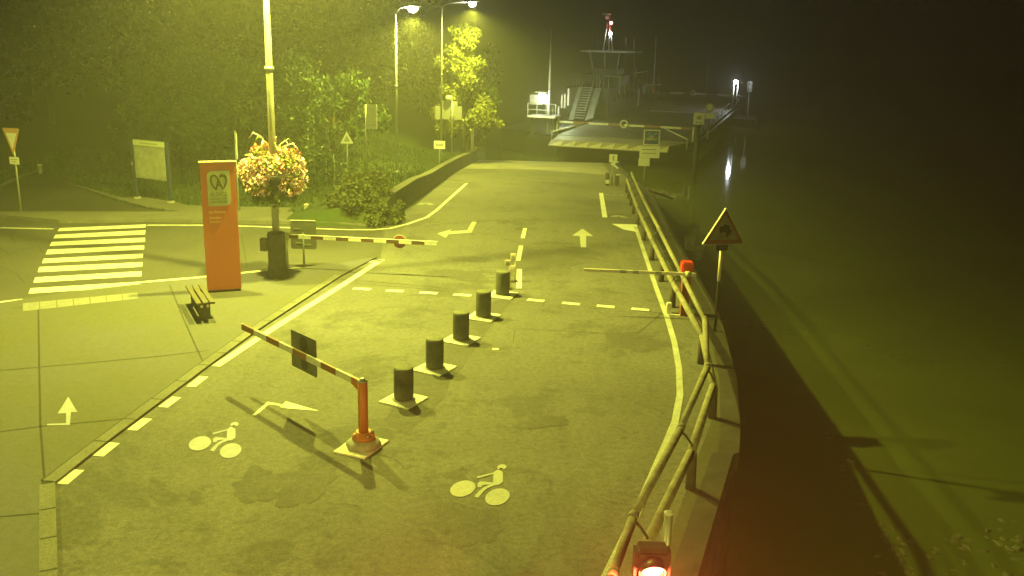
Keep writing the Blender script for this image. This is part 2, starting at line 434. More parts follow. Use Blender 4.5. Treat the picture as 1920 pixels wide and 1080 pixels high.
def rz_off(k): return lambda x, y: road_z(min(y, RAMP_END)) + k
def band(pts, wd):
    """a strip of width wd along ground points"""
    pts = [Vector((p[0], p[1])) for p in pts]; L, Rr = [], []
    for i, p in enumerate(pts):
        t = (pts[min(i + 1, len(pts) - 1)] - pts[max(i - 1, 0)]).normalized(); nn = Vector((-t.y, t.x)) * wd / 2
        L.append(p + nn); Rr.append(p - nn)
    return [[L[i], L[i + 1], Rr[i + 1], Rr[i]] for i in range(len(pts) - 1)]
def P(*pp): return [atr(x, y) for x, y in pp]

def text_mesh(name, body, size, m, parent, loc, rz=0.0, depth=0.004, sx=1.0):
    cu = bpy.data.curves.new(name, 'FONT'); cu.body = body; cu.size = size; cu.extrude = depth; cu.resolution_u = 3
    tmp = bpy.data.objects.new('tmp', cu); COL.objects.link(tmp)
    bpy.context.view_layer.update()
    me = bpy.data.meshes.new_from_object(tmp.evaluated_get(bpy.context.evaluated_depsgraph_get()))
    bpy.data.objects.remove(tmp); me.materials.clear(); me.materials.append(M[m])
    me.transform(Matrix.Rotation(R(90), 4, 'X') @ Matrix.Diagonal((sx, 1, 1, 1)))
    o = link(bpy.data.objects.new(name, me), parent); o.location = loc; return o

# ------------------------------------------------------------------ ground, water
def build_ground():
    ys = list(np.arange(-40, 16, 4.0)) + list(np.arange(16, 33, 1.0)) + list(np.arange(33, 72.01, 0.5)) + list(np.arange(73, 100, 3.0)) + list(np.arange(100, 421, 20.0))
    ys += [WY0 - 0.45, WY0 - 0.36, RAMP_END, RAMP_END + 0.6] + [q[0] for q in quay if -40 <= q[0] <= 420]
    ys = sorted(set(round(float(y), 3) for y in ys))
    vs, fs = [], []; nc = None
    for y in ys:
        q = quay_x(y); wx = interp(wall_x, min(max(y, WY0), WY1))
        xs = [-400, -200, -110, -80] + list(np.arange(-60, -20, 4.0)) + list(np.arange(-20, wx - 0.12, 1.0))[:]
        left = [-400, -200, -110, -80] + list(np.linspace(-60, -20, 11)) + list(np.linspace(-19, wx - 0.10, 22))
        if y > WY1 + 5: left = [-400, -200, -110, -80] + list(np.linspace(-60, -20, 11)) + list(np.linspace(-19, min(wx - 0.1, q - 1.2), 22))
        right = list(np.linspace(max(left[-1] + 0.10, min(wx + 0.02, q - 1.0)), q, 5))
        row = left + right
        pts = [(x, y, gh(x, y)) for x in row]
        if y > RAMP_END + 0.3:
            pts = [(x, y, max(-3.6, min(z, WATER + 0.15 + 0.55 * (q - x)))) for x, y, z in pts]
        pts += [(q + 0.05, y, -5.2), (q + 8, y, -5.6), (q + 40, y, -6.0), (400, y, -6.0)]
        nc = len(pts); vs += pts
    for i in range(len(ys) - 1):
        for j in range(nc - 1):
            a = i * nc + j; fs.append((a, a + 1, a + nc + 1, a + nc))
    mb = MB(); mb.add(vs, fs)
    o = mb.build('ground', 'grass_soil'); o['kind'] = 'structure'
    for p in o.data.polygons:
        if p.normal.z < -0.01: p.flip() if hasattr(p, 'flip') else None
    mb = MB(); mb.add([(-60, -40, WATER), (400, -40, WATER), (400, 420, WATER), (-60, 420, WATER)], [(0, 1, 2, 3)])
    wtr = mb.build('water', 'water'); wtr['kind'] = 'structure'
build_ground()

# quay wall: vertical sheet-piled face under the fence, and the ramp's nose
def build_quay():
    mb = MB()
    pts = [Vector((x + 0.06, y, road_z(min(y, RAMP_END)) - 0.03)) for y, x in quay if y <= RAMP_END]
    dense = []
    for a, b in zip(pts, pts[1:]):
        n = max(1, int((b - a).length / 0.35))
        for k in range(n): dense.append(a.lerp(b, k / n))
    dense.append(pts[-1])
    vs = []
    for i, p in enumerate(dense):
        off = 0.10 if (i // 2) % 2 else 0.0
        z = road_z(min(p.y, RAMP_END)) + 0.02
        vs += [(p.x - 0.25, p.y, z), (p.x + 0.12, p.y, z), (p.x + 0.12, p.y, z - 0.35), (p.x + off - 0.02, p.y, z - 0.36), (p.x + off - 0.02, p.y, -5.3)]
    fs = []
    for i in range(len(dense) - 1):
        for j in range(4):
            a = i * 5 + j; fs.append((a, a + 1, a + 6, a + 5))
    mb.add(vs, fs); o = mb.build('quay_wall', 'quay_dark'); prop(o, 'dark sheet piled quay wall dropping from the road verge to the river', 'quay wall')
build_quay()

# ------------------------------------------------------------------ roads and pavements
# verge between road and quay: part of the road surface strip
road_poly = [(-30, -38), (quay_x(-38) - 0.2, -38)] + [(x - 0.2, y) for y, x in quay if -38 < y <= RAMP_END]
far_l = [(interp(wall_x, y) + 0.03, y) for y in (WY1, 60, 55, 50, 45, 40, 37)] + [(wall_x[0][1] + 0.03, WY0)]
road_poly = road_poly + [(interp(wall_x, WY1) + 0.03, RAMP_END)] + far_l
# left border of carriageway: north kerb of the cross street and on to the far left
north = [at(*p) for p in ((738, 406), (724, 422), (690, 427), (600, 423.5), (276, 417), (110, 419), (0, 410))]
north = [Vector((p.x, p.y, 0)) for p in north]
west = [Vector((-60, north[-1].y - 1.0, 0)), Vector((-60, -38, 0))]
road_poly = road_poly + [(p.x, p.y) for p in north] + [(p.x, p.y) for p in west]
road = sheet('road', [road_poly], rz_off(0.0), 'asphalt'); prop(road, kind='structure')

# concrete plaza with totem and bench
pz = [at(*p) for p in ((109, 1085), (104, 909), (200, 833), (391, 689), (480, 624), (560, 571), (640, 519), (706, 484))]
pzu = [at(*p) for p in ((640, 495), (530, 508), (265, 535), (130, 550), (0, 571))]
plaza_pts = [(pz[0].x - 0.1, -30)] + [(p.x, p.y) for p in pz] + [(p.x, p.y) for p in pzu] + [(-60, pzu[-1].y - 1.5), (-60, -30)]
ZP = 0.045
plaza = sheet('plaza', [plaza_pts], lambda x, y: ZP, 'concrete_plaza', skirt=0.06); prop(plaza, kind='structure')
def paint_on(parent, name, polys, m='paint', z=0.004, zf=None):
    return sheet(name, polys, zf or rz_off(z), m, parent)
def onplaza(name, polys, m, z=0.004): return sheet(name, polys, lambda x, y: ZP + z, m, plaza)
# joints of the slabs
J = lambda *pp: band([at(x, y, ZP) for x, y in pp], 0.035)
onplaza('joint', J((72, 575), (74, 700), (76, 800), (84, 905), (92, 1090)), 'joint')
onplaza('joint', J((318, 535), (345, 600), (382, 682)), 'joint')
onplaza('joint', J((0, 695), (150, 682), (300, 668), (392, 657)), 'joint')
onplaza('joint', J((0, 810), (72, 800), (150, 793), (250, 784)), 'joint')
onplaza('joint', J((0, 969), (82, 962)), 'joint')
onplaza('joint', J((70, 575), (20, 578)) , 'joint')
# kerb stones along the plaza edge
kerb = []
kin = [Vector((p.x, p.y, 0)) for p in pz[:-1]]
kin[0] = kin[0] + (kin[0] - kin[1]) * 1.5
for a, b in zip(kin, kin[1:]):
    t = (b - a).normalized(); nn = Vector((-t.y, t.x, 0)); L = (b - a).length; n = int(L / 0.8)
    for i in range(n):
        s0 = a + t * (L * i / n + 0.02); s1 = a + t * (L * (i + 1) / n - 0.02)
        kerb.append([s0, s1, s1 + nn * 0.22, s0 + nn * 0.22])
sheet('kerb_stones', kerb, lambda x, y: ZP + 0.006, 'concrete_kerb', plaza)
kb = [[kin[0] + Vector((0, 0, 0)), kin[1], kin[1] + Vector((-0.26, 0.1, 0)), kin[0] + Vector((-0.26, 0, 0))]]
for a, b in zip(kin[1:], kin[2:]):
    t = (b - a).normalized(); nn = Vector((-t.y, t.x, 0)) * 0.25; kb.append([a, b, b + nn, a + nn])
onplaza('joint', kb, 'joint', 0.002)
# tactile tiles at the crossing
tl = [at(42, 584, ZP), at(42, 569, ZP), at(258, 549, ZP), at(260, 560, ZP)]
tiles = []
for i in range(7):
    f0, f1 = i / 7 + 0.004, (i + 1) / 7 - 0.004
    tiles.append([tl[0].lerp(tl[3], f0), tl[0].lerp(tl[3], f1), tl[1].lerp(tl[2], f1), tl[1].lerp(tl[2], f0)])
onplaza('tactile_tiles', tiles, 'tile', 0.005)
# arrow painted on the plaza
A = [at(x, y, ZP) for x, y in ((108, 776), (128, 744), (145, 773), (133, 773), (131, 797), (88, 798), (89, 795), (124, 794), (124, 775))]
onplaza('direction_arrow', [[A[0], A[1], A[2], A[3], A[4], A[7], A[8]], [A[4], A[5], A[6], A[7]]], 'paint_cool', 0.005)

# pavement beyond the cross street, side street at the far left, lawn border
side = [at(*p) for p in ((-60, 372), (0, 350), (75, 322), (118, 330), (150, 352), (212, 375), (276, 391), (366, 402), (366, 413), (276, 413), (110, 411), (0, 404), (-60, 398))]
sheet('side_street', [[(p.x, p.y) for p in side]], lambda x, y: -0.012, 'asphalt_old').__setitem__('kind', 'structure')
pav = [at(*p) for p in ((118, 402), (300, 402), (450, 400), (600, 404), (700, 408), (742, 405), (735, 409), (722, 420), (690, 425), (600, 421.5), (276, 415), (110, 417.5), (0, 408), (-80, 400), (-80, 394), (0, 402))]
pavement = sheet('pavement', [[(p.x, p.y) for p in pav]], lambda x, y: 0.11, 'concrete_kerb', skirt=0.14); prop(pavement, kind='structure')
pv2 = [at(*p) for p in ((130, 345), (212, 372), (276, 389), (366, 401), (520, 401), (620, 402), (620, 392), (430, 388), (352, 386), (320, 378), (262, 370), (228, 372), (200, 364), (160, 352))]
pp2 = sheet('path', [[(p.x, p.y) for p in pv2]], lambda x, y: 0.03, 'concrete_kerb', skirt=0.06); prop(pp2, kind='structure')

sheet('kerb_line', band([at(-80, 385), at(0, 349), at(40, 331), at(80, 318)], 0.14), lambda x, y: 0.05, 'concrete_kerb', skirt=0.07).__setitem__('kind', 'structure')
# carriageway variants: darker asphalt next to the bollards, side verge, ramp nose
patch = P((720, 790), (775, 700), (830, 650), (880, 600), (925, 565), (975, 548), (930, 600), (900, 640), (868, 690), (845, 712), (835, 745), (800, 780), (760, 815))
paint_on(road, 'asphalt_patch', [patch], 'asphalt_patch', 0.003)
cross = [north[1], north[2], north[3], north[4], north[5], north[6], west[0], Vector((-60, pzu[-1].y - 1.2, 0))] + [Vector((p.x, p.y + 0.02, 0)) for p in reversed(pzu)] + [at(712, 488)]
sheet('cross_street', [[(p.x, p.y) for p in cross]], lambda x, y: 0.003, 'asphalt_cross', road)
vg_in = P((1245, 1085), (1262, 990), (1300, 880), (1337, 780), (1333, 700), (1312, 620), (1268, 540), (1230, 470), (1203, 410), (1186, 360), (1174, 330))
vg_out = [(x - 0.16, y) for y, x in quay if vg_in[0].y < y < RAMP_END - 2]
verge = [(p.x, p.y) for p in vg_in] + list(reversed(vg_out)) + [(quay_x(vg_in[0].y) - 0.16, vg_in[0].y)]
vl = sheet('verge', [verge], rz_off(0.008), 'verge_soil'); prop(vl, kind='structure')
nose = P((868, 316), (1000, 317.5), (1178, 330))
nose_poly = [(nose[0].x + 0.1, nose[0].y), (nose[1].x, nose[1].y), (quay_x(nose[2].y) - 1.0, nose[2].y), (quay_x(RAMP_END) - 0.9, RAMP_END - 0.1), (interp(wall_x, WY1) + 0.2, RAMP_END - 0.1)]
sheet('concrete_ramp', [nose_poly], rz_off(0.005), 'concrete_ramp', skirt=0.02).__setitem__('kind', 'structure')
# nose front down into the water
mb = MB(); x0, x1 = interp(wall_x, WY1) - 0.4, quay_x(RAMP_END) - 0.2
mb.box(((x0 + x1) / 2, RAMP_END + 0.1, -3.7 + 0.6), (x1 - x0, 0.35, 1.3))
prop(mb.build('ramp_nose', 'quay_dark'), kind='structure')

def blot(cx, cy, rx, ry, rot=0.0, seed=0, m='asphalt_patch', z=0.0045):
    rs = random.Random(seed); o = []
    k = [rs.uniform(-1, 1) for _ in range(12)]
    for i in range(64):
        t = 2 * math.pi * i / 64
        f = 1 + 0.16 * k[0] * math.sin(2 * t + k[1] * 3) + 0.13 * k[2] * math.sin(3 * t + k[3] * 3) + 0.09 * math.sin(5 * t + k[4] * 3) + 0.06 * math.sin(9 * t + k[5] * 3) + rs.uniform(-0.05, 0.05)
        u, v = rx * f * math.cos(t), ry * f * math.sin(t)
        o.append(atr(cx + u * math.cos(R(rot)) - v * math.sin(R(rot)), cy + u * math.sin(R(rot)) + v * math.cos(R(rot))))
    paint_on(road, 'damp_stain_and_shadow', [o], m, z)
for i, (cx, cy, rx, ry, rot) in enumerate(((880, 985, 55, 42, 0), (365, 935, 15, 13, 0), (480, 912, 44, 30, 5), (575, 915, 60, 26, -25), (1018, 792, 48, 12, -5),
        (880, 486, 42, 5, 3), (860, 516, 50, 9, 8), (1185, 640, 40, 18, 10), (990, 497, 32, 10, 0))):  # the last oval is the flower basket's cast shadow, painted dark; others are stains
    blot(cx, cy, rx, ry, rot, 20 + i, z=0.0042 + 0.0002 * i)
# ---- painted markings (parts of the road)
def mark(name, polys, m='paint', z=0.008): return paint_on(road, name, polys, m, z)
zl = [(118, 139, 0), ]
stripes_l = [(407, 118, 417, 113.5, 273, 405, 271, 414)]
zs = [((122, 408), (274, 405), (270, 414), (118, 417)),
      ((112, 428), (274, 421), (273, 427), (108, 434)),
      ((104, 440.5), (273, 432), (272, 440), (100, 447.5)),
      ((97, 454), (272, 446), (272, 454), (93, 461.5)),
      ((89.5, 468.5), (270.5, 460.5), (270, 468), (85.5, 477.5)),
      ((82, 485.5), (268.5, 476), (267.5, 484), (78.5, 494)),
      ((74, 501), (267.5, 492), (266.5, 500.5), (70.5, 511)),
      ((66, 520.5), (265.5, 509), (265, 518), (62.5, 530.5)),
      ((57.5, 541), (264.5, 528.5), (263.5, 537.5), (53.5, 551))]
mark('zebra_crossing', [[at(*q) for q in s] for s in zs])
mark('edge_line', band(P((0, 427.5), (50, 428.5), (100, 429.5)), 0.13))
mark('edge_line', band(P((276, 422.5), (366, 422.5), (480, 425), (560, 428), (600, 429), (650, 431), (700, 431), (730, 429), (765, 420), (800, 408), (818, 395), (840, 375), (875, 344)), 0.15))
mark('edge_line', band(P((-10, 568), (43, 562)), 0.13))
mark('edge_line', band([at(*p) for p in ((265, 529.5), (380, 520), (500, 507), (540, 505), (640, 496), (716, 489))], 0.17))
mark('edge_line', band(P((405, 687), (480, 637), (560, 586), (640, 536), (716, 487)), 0.19))
for a in (((358, 725.5), (382.5, 706.4)), ((305.5, 764), (331.5, 745)), ((247.5, 807), (276.5, 785.3)), ((184, 855.7), (215, 831)), ((116, 908), (148, 881.5))):
    mark('dash', band(P(*a), 0.19))
for a in (((662, 541), (695, 543)), ((724, 545), (757, 546.5)), ((787, 548.5), (820, 550.5)), ((850, 552.5), (883, 554.5)),
          ((989, 562), (1020, 565)), ((1054, 568), (1087, 571)), ((1119, 573.5), (1152, 576)), ((1184, 579), (1217, 582))):
    mark('dash', band(P(*a), 0.2))
mark('dash', band(P((984.5, 428), (980, 447)), 0.14)); mark('dash', band(P((977, 461), (971.5, 489)), 0.14))
mark('dash', band(P((974, 505), (973, 541)), 0.15))
mark('edge_line', band(P((1191, 425), (1210, 480), (1232, 545), (1249, 590), (1264, 640), (1273, 690), (1275, 740), (1266, 790), (1250, 830), (1222, 895), (1190, 970), (1136, 1083), (1100, 1150)), 0.135), 'paint_line')
mark('edge_line', [P((1195, 421), (1194, 435), (1170, 431), (1147, 420))])
mark('edge_line', band(P((1127, 362), (1134, 408)), 0.2))
mark('dash', band(P((1134, 365), (1142, 365.3)), 0.22), 'paint_worn'); mark('dash', band(P((1148, 365.6), (1156, 366)), 0.22), 'paint_worn'); mark('dash', band(P((1162, 366.3), (1170, 366.6)), 0.22), 'paint_worn')
mark('dash', band(P((830, 341), (838, 341.3)), 0.2), 'paint_worn'); mark('dash', band(P((846, 341.6), (853, 342)), 0.2), 'paint_worn'); mark('dash', band(P((862, 342.3), (869, 342.8)), 0.2), 'paint_worn')
mark('bicycle_symbol', band(P((1149, 407), (1158, 404), (1166, 406), (1173, 409)), 0.28), 'paint_worn')
mark('bicycle_symbol', band(P((785, 384), (795, 381), (803, 381), (810, 385)), 0.26), 'paint_worn')
mark('stop_mark', band(P((1255, 589), (1284, 592)), 0.14), 'paint_yellowed')
mark('road_stud', [P((923, 653.5), (935, 653.5), (935, 656.5), (923, 656.5))])
# arrows
mark('direction_arrow', [P((1073, 442), (1092, 429), (1112, 443), (1099, 443), (1099, 464), (1089, 464), (1087, 443))], 'paint_yellowed')
mark('direction_arrow', [P((820, 438), (847, 430), (843, 434), (876, 432), (885, 416), (894, 416), (884, 437), (841, 439.5), (836, 446.5))], 'paint_yellowed')
mark('direction_arrow', [P((472, 779), (480, 779.5), (505, 758.5), (530, 762), (531, 759), (502, 754)), P((524, 764), (536, 753), (599, 771), (540, 766.5))], 'paint')
mark('edge_line', [P((300, 411), (322, 410), (342, 411), (330, 413), (315, 413)), ], 'paint_worn')

def cyclist(dx, dy, sx=1.0, sy=1.0, m='paint_yellowed'):
    """cyclist symbol: outlines read off the far one (pixels), moved and scaled for the other"""
    def T(x, y): return (dx + (x - 900) * sx, dy + (y - 910) * sy)
    polys = []
    def ell(cx, cy, a, b, rot):
        o = []
        for i in range(26):
            t = 2 * math.pi * i / 26; u, v = a * math.cos(t), b * math.sin(t)
            o.append(T(cx + u * math.cos(rot) - v * math.sin(rot), cy + u * math.sin(rot) + v * math.cos(rot)))
        return o
    polys.append(ell(867.7, 917, 24.3, 14.5, R(-15))); polys.append(ell(932.7, 932.5, 23.6, 15.2, R(-15)))
    polys.append(ell(941, 876.5, 8.8, 5.0, R(-8)))
    polys.append([T(*p) for p in ((925.5, 886.7), (933, 881), (943, 885.5), (943, 904.5), (935.5, 910), (926.6, 911), (913, 916.7), (906.7, 922), (896.7, 934.4), (889, 932), (897.8, 922), (906.7, 914.5), (918, 909), (924.4, 905.5))])
    polys.append([T(*p) for p in ((901, 903.3), (895.5, 906.7), (895.5, 914.4), (902, 914.4), (905.5, 910.5), (917, 909), (924, 905.6))])
    polys.append([T(*p) for p in ((894.4, 894.4), (895.6, 897.8), (925, 889.5), (925.3, 886.8))])
    polys.append([T(*p) for p in ((936, 881), (938, 878), (943, 878), (941, 883))])
    mark('bicycle_symbol', [P(*p) for p in polys], m, 0.009)
cyclist(900, 910)
cyclist(403.5, 826, 0.885, 0.88, 'paint_cool')
# sawn joints and cracks in the asphalt, and the red barrier arm's painted shadow
for pts, wd in ((((962, 640), (966, 616), (1080, 622), (1230, 632)), 0.02), (((640, 524), (720, 530), (840, 541)), 0.03), (((640, 530), (740, 537), (842, 546)), 0.02),
                (((1020, 566), (1019, 575)), 0.02), (((1180, 636), (1205, 618), (1240, 588)), 0.025), (((1190, 582), (1285, 592)), 0.035),
                (((0, 465), (20, 478), (30, 470), (72, 462), (80, 474)), 0.03), (((0, 500), (30, 512), (45, 530)), 0.03), (((20, 440), (28, 455), (60, 450)), 0.03), (((452, 440), (458, 470), (463, 502)), 0.03),
                (((700, 850), (740, 860), (760, 880)), 0.01)):
    mark('joint_and_shadow', band(P(*pts), wd), 'joint', 0.005)

# ------------------------------------------------------------------ retaining wall
def build_wall():
    root = thing('retaining_wall', 'low dark stone retaining wall between the ferry ramp and the grass bank', 'wall')
    mb = MB(); vs = []
    ysl = [WF[0].y] + [y for y in np.linspace(WY0 + 1, WY1, 24)]
    for y in ysl:
        x = interp(wall_x, y); t = interp(wall_top, y)
        vs += [(x, y, road_z(y) - 0.3), (x, y, t), (x - 0.3, y, t), (x - 0.3, y, road_z(y) - 0.3)]
    fs = []
    for i in range(len(ysl) - 1):
        for j in range(4): a = i * 4; fs.append((a + j, a + (j + 1) % 4, a + 4 + (j + 1) % 4, a + 4 + j))
    fs += [(3, 2, 1, 0), tuple(len(vs) - 4 + k for k in range(4))]
    mb.add(vs, fs)
    # return wall towards the left
    x, y = interp(wall_x, WY0), WY0; t = interp(wall_top, WY0)
    ret = [at(740, 404), at(724, 404), at(690, 410), at(640, 411)]
    n = len(ret); k = len(mb.v)
    for i, p in enumerate(ret):
        tt = t * (1 - i * 0.26); px, py = (x - 0.3, y) if i == 0 else (p.x, p.y)
        mb.v += [(px, py, -0.1), (px, py, tt), (px, py + 0.25, tt), (px, py + 0.25, -0.1)]
    for i in range(n - 1):
        for j in range(4): a = k + i * 4; mb.f.append((a + j, a + (j + 1) % 4, a + 4 + (j + 1) % 4, a + 4 + j)); mb.smooth.append(False)
    mb.f.append(tuple(k + (n - 1) * 4 + q for q in range(4))); mb.smooth.append(False)
    mb.build('wall_face', 'stone_wall', root)
    cp = MB(); vs = []
    for y in ysl:
        x = interp(wall_x, y); t = interp(wall_top, y)
        vs += [(x + 0.03, y, t + 0.003), (x + 0.03, y, t + 0.06), (x - 0.33, y, t + 0.06), (x - 0.33, y, t + 0.003)]
    cp.add(vs, fs[:-2] + [(3, 2, 1, 0), tuple(len(vs) - 4 + q for q in range(4))]); cp.build('coping', 'wall_cap', root)
build_wall()

# ------------------------------------------------------------------ quayside log fence
def build_fence():
    root = thing('rail_fence', 'round log rail fence with leaning posts along the quay edge', 'fence')
    for a, b in zip(FR, FR[1:]):                     # each log of the top rail
        t = (b - a).normalized(); L = (b - a).length
        n = 1 if L < 6 else int(L / 5 + 0.5)
        for k in range(n):
            p, q = a + t * (L * k / n - 0.05), a + t * (L * (k + 1) / n + 0.05)
            mb = MB(); m2 = (p + q) / 2 + Vector((0, 0, -0.01))
            mb.tube([p, m2, q], [0.056, 0.06, 0.064], 12); mb.build('top_rail', 'log', root)
    low = []
    for i, p in enumerate(FR):
        d = (FR[min(i + 1, len(FR) - 1)] - FR[max(i - 1, 0)]); d.z = 0; d.normalize()
        nn = Vector((d.y, -d.x, 0)); low.append(p + nn * (0.2, 0.2, 0.2, 0.2, 0.14, -0.04, -0.16, -0.2, -0.2, -0.2)[min(i, 9)] + Vector((0, 0, -0.35)))
    for i, (a, b) in enumerate(zip(low, low[1:])):
        t = (b - a).normalized(); L = (b - a).length
        n = 1 if L < 6 else int(L / 5 + 0.5)
        for k in range(n):
            p, q = a + t * (L * k / n - 0.08), a + t * (L * (k + 1) / n + 0.08)
            mb = MB(); mb.tube([p, (p + q) / 2 + Vector((0, 0, 0.012)), q], [0.078, 0.074, 0.07], 12); mb.build('lower_rail', 'log', root)
    # posts with iron brackets
    posts = []
    for i, (a, b) in enumerate(zip(low, low[1:])):
        L = (b - a).length; n = max(1, int(L / 3.4 + 0.5))
        for k in range(n): posts.append((a.lerp(b, k / n), FR[i].lerp(FR[i + 1], k / n)))
    posts.append((low[-1], FR[-1]))
    for l, r in posts:
        g = road_z(l.y)
        mb = MB(); mb.tube([(l.x + 0.03, l.y, g - 0.1), (l.x + 0.01, l.y, g + 0.62)], [0.085, 0.08], 12); mb.build('post', 'log_dark', root)
        mb = MB(); mb.tube([(l.x, l.y, l.z - 0.02), (l.x, l.y, l.z + 0.10), ((l.x + r.x) / 2, (l.y + r.y) / 2, r.z - 0.12), (r.x, r.y, r.z - 0.03)], 0.018, 6); mb.build('bracket', 'dark_metal', root)
    for i in range(1, len(FR) - 1):                  # sleeves where logs meet
        mb = MB(); d = (FR[i + 1] - FR[i - 1]).normalized()
        mb.tube([FR[i] - d * 0.07, FR[i] + d * 0.07], 0.07, 12); mb.build('sleeve', 'log', root)
build_fence()

# ------------------------------------------------------------------ street lamps
def lamp_post(name, base, h, heads, label, pole_r=0.09, joint_z=None, power=0, glow=True, group=None, aim=(0, 0, -1), cone=165, housing=False, color=SOD):
    root = thing(name, label, 'street lamp', base, 0, group)
    MB().tube([(0, 0, -0.1), (0, 0, (joint_z or h * 0.55)), (0, 0, h)], [pole_r, pole_r * 0.85, pole_r * 0.55], 16).build('pole', 'galv_dull', root)
    jz = joint_z or h * 0.55
    MB().lathe([(pole_r * 1.25, jz - 0.04), (pole_r * 1.3, jz), (pole_r * 1.05, jz + 0.05)], 16).build('collar', 'galv', root)
    MB().lathe([(pole_r * 2.2, 0), (pole_r * 2.2, 0.03), (pole_r * 1.3, 0.05)], 16).build('base_plate', 'galv_dull', root)
    for hi, (hx, hy) in enumerate(heads):
        L = math.hypot(hx, hy)
        MB().tube([(0, 0, h - 0.05), (hx * 0.25, hy * 0.25, h + 0.22), (hx * 0.8, hy * 0.8, h + 0.3)], [0.04, 0.035, 0.03], 10).build('arm', 'galv_dull', root)
        ang = math.atan2(hy, hx)
        mb = MB()
        prof = [(-0.36, 0.05), (-0.3, 0.11), (0.0, 0.17), (0.3, 0.15), (0.42, 0.07)]
        vs = []
        for t, wd in prof:
            for k in range(8):
                an = math.pi * k / 7; vs.append(Matrix.Rotation(ang, 3, 'Z') @ Vector((t, wd * math.cos(an), 0.30 + wd * 0.55 * math.sin(an))) + Vector((hx, hy, h)))
        fs = [(i * 8 + j, i * 8 + j + 1, i * 8 + 9 + j, i * 8 + 8 + j) for i in range(4) for j in range(7)]
        fs += [(i * 8, i * 8 + 8, i * 8 + 15, i * 8 + 7) for i in range(4)]
        mb.add(vs, fs); hd = mb.build('lamp_head', 'galv_dull', root)
        if glow:
            g = MB().lathe([(0.02, 0.02), (0.16, 0.07), (0.23, 0.18), (0.2, 0.29)], 16, (hx, hy, h)).build('lamp_glass', 'lamp_glow', hd)
        if power: lamp_light('street_light', (base[0] + hx, base[1] + hy, base[2] + h - 0.16), power[hi] if isinstance(power, tuple) else power, aim, cone, 0.6, 0.12, color)
    return root

LB = at(521, 521)
lamp_post('street_lamp', (LB.x, LB.y, 0.0), 9.8, ((-1.7, -0.9), (1.9, -0.9)), 'tall tapered double lamp post rising through the flower basket', 0.105, joint_z=atd(509, 128, LB.y).z, power=(9000, 12000))
st = [o for o in COL.objects if o.name == 'street_lamp'][0]
MB().lathe([(0.42, 0.0), (0.36, 0.03), (0.30, 0.12), (0.26, 0.25), (0.245, 0.5), (0.245, 1.28), (0.22, 1.32), (0.12, 1.335)], 28).build('base_housing', 'bollard_stone', st)
MB().box((-0.36, 0.05, 0.95), (0.2, 0.18, 0.36), bev=0.01).build('control_box', 'sign_back', st)

b2 = atg(744, 322)
lamp_post('street_lamp', b2, atd(747, 24, b2.y).z - b2.z, ((0.85, -0.3),), 'slim lamp post on the grass bank behind the tall square sign, lamp lit', 0.07, power=7500)
b3 = atg(827, 290)
top3 = atd(827, 12, b3.y).z - b3.z
lamp_post('street_lamp', b3, top3, ((1.95, -0.2),), 'farthest slim lamp post with long arm reaching over the bright tree', 0.07, power=9500)
# unseen street lamps added behind the viewpoint as fill light
lamp_post('street_lamp', (-13.0, 1.0, 0), 8.5, ((1.0, 0.3),), 'unseen lamp post added on the near concrete plaza as fill light', 0.09, power=8000)
lamp_post('street_lamp', (7.0, -9.0, 0), 8.5, ((-1.0, 0.3),), 'unseen lamp post added beside the near road as fill light', 0.09, power=20000)

# ------------------------------------------------------------------ leaf clouds
def leaf_object(name, m, centers, radii, n, size, parent=None, loc=None, flat=1.0, shell=0.55, jitter=0.35):
    """n small leaf faces spread through clumps (centers, radii)"""
    C = np.array(centers, float); Rr = np.array(radii, float)
    wgt = Rr ** 2; wgt /= wgt.sum(); idx = rng.choice(len(C), n, p=wgt)
    d = rng.normal(size=(n, 3)); d /= np.linalg.norm(d, axis=1)[:, None]
    rad = Rr[idx] * (shell + (1 - shell) * rng.random(n)) * (1 + jitter * rng.normal(size=n) * 0.4)
    p = C[idx] + d * rad[:, None] * np.array([1, 1, flat])
    a = rng.normal(size=(n, 3)); a /= np.linalg.norm(a, axis=1)[:, None]
    b = np.cross(a, rng.normal(size=(n, 3))); b /= np.linalg.norm(b, axis=1)[:, None]
    s = size * (0.6 + 0.8 * rng.random(n))[:, None]
    v = np.stack([p - a * s, p + b * s * 0.5, p + a * s, p - b * s * 0.5], 1).reshape(-1, 3)
    me = bpy.data.meshes.new(name); me.vertices.add(4 * n); me.vertices.foreach_set('co', v.ravel())
    me.loops.add(4 * n); me.loops.foreach_set('vertex_index', np.arange(4 * n))
    me.polygons.add(n); me.polygons.foreach_set('loop_start', np.arange(0, 4 * n, 4)); me.polygons.foreach_set('loop_total', np.full(n, 4))
    me.materials.append(M[m]); me.update(calc_edges=True); me.validate()
    o = link(bpy.data.objects.new(name, me), parent)
    if loc is not None: o.location = loc
    return o

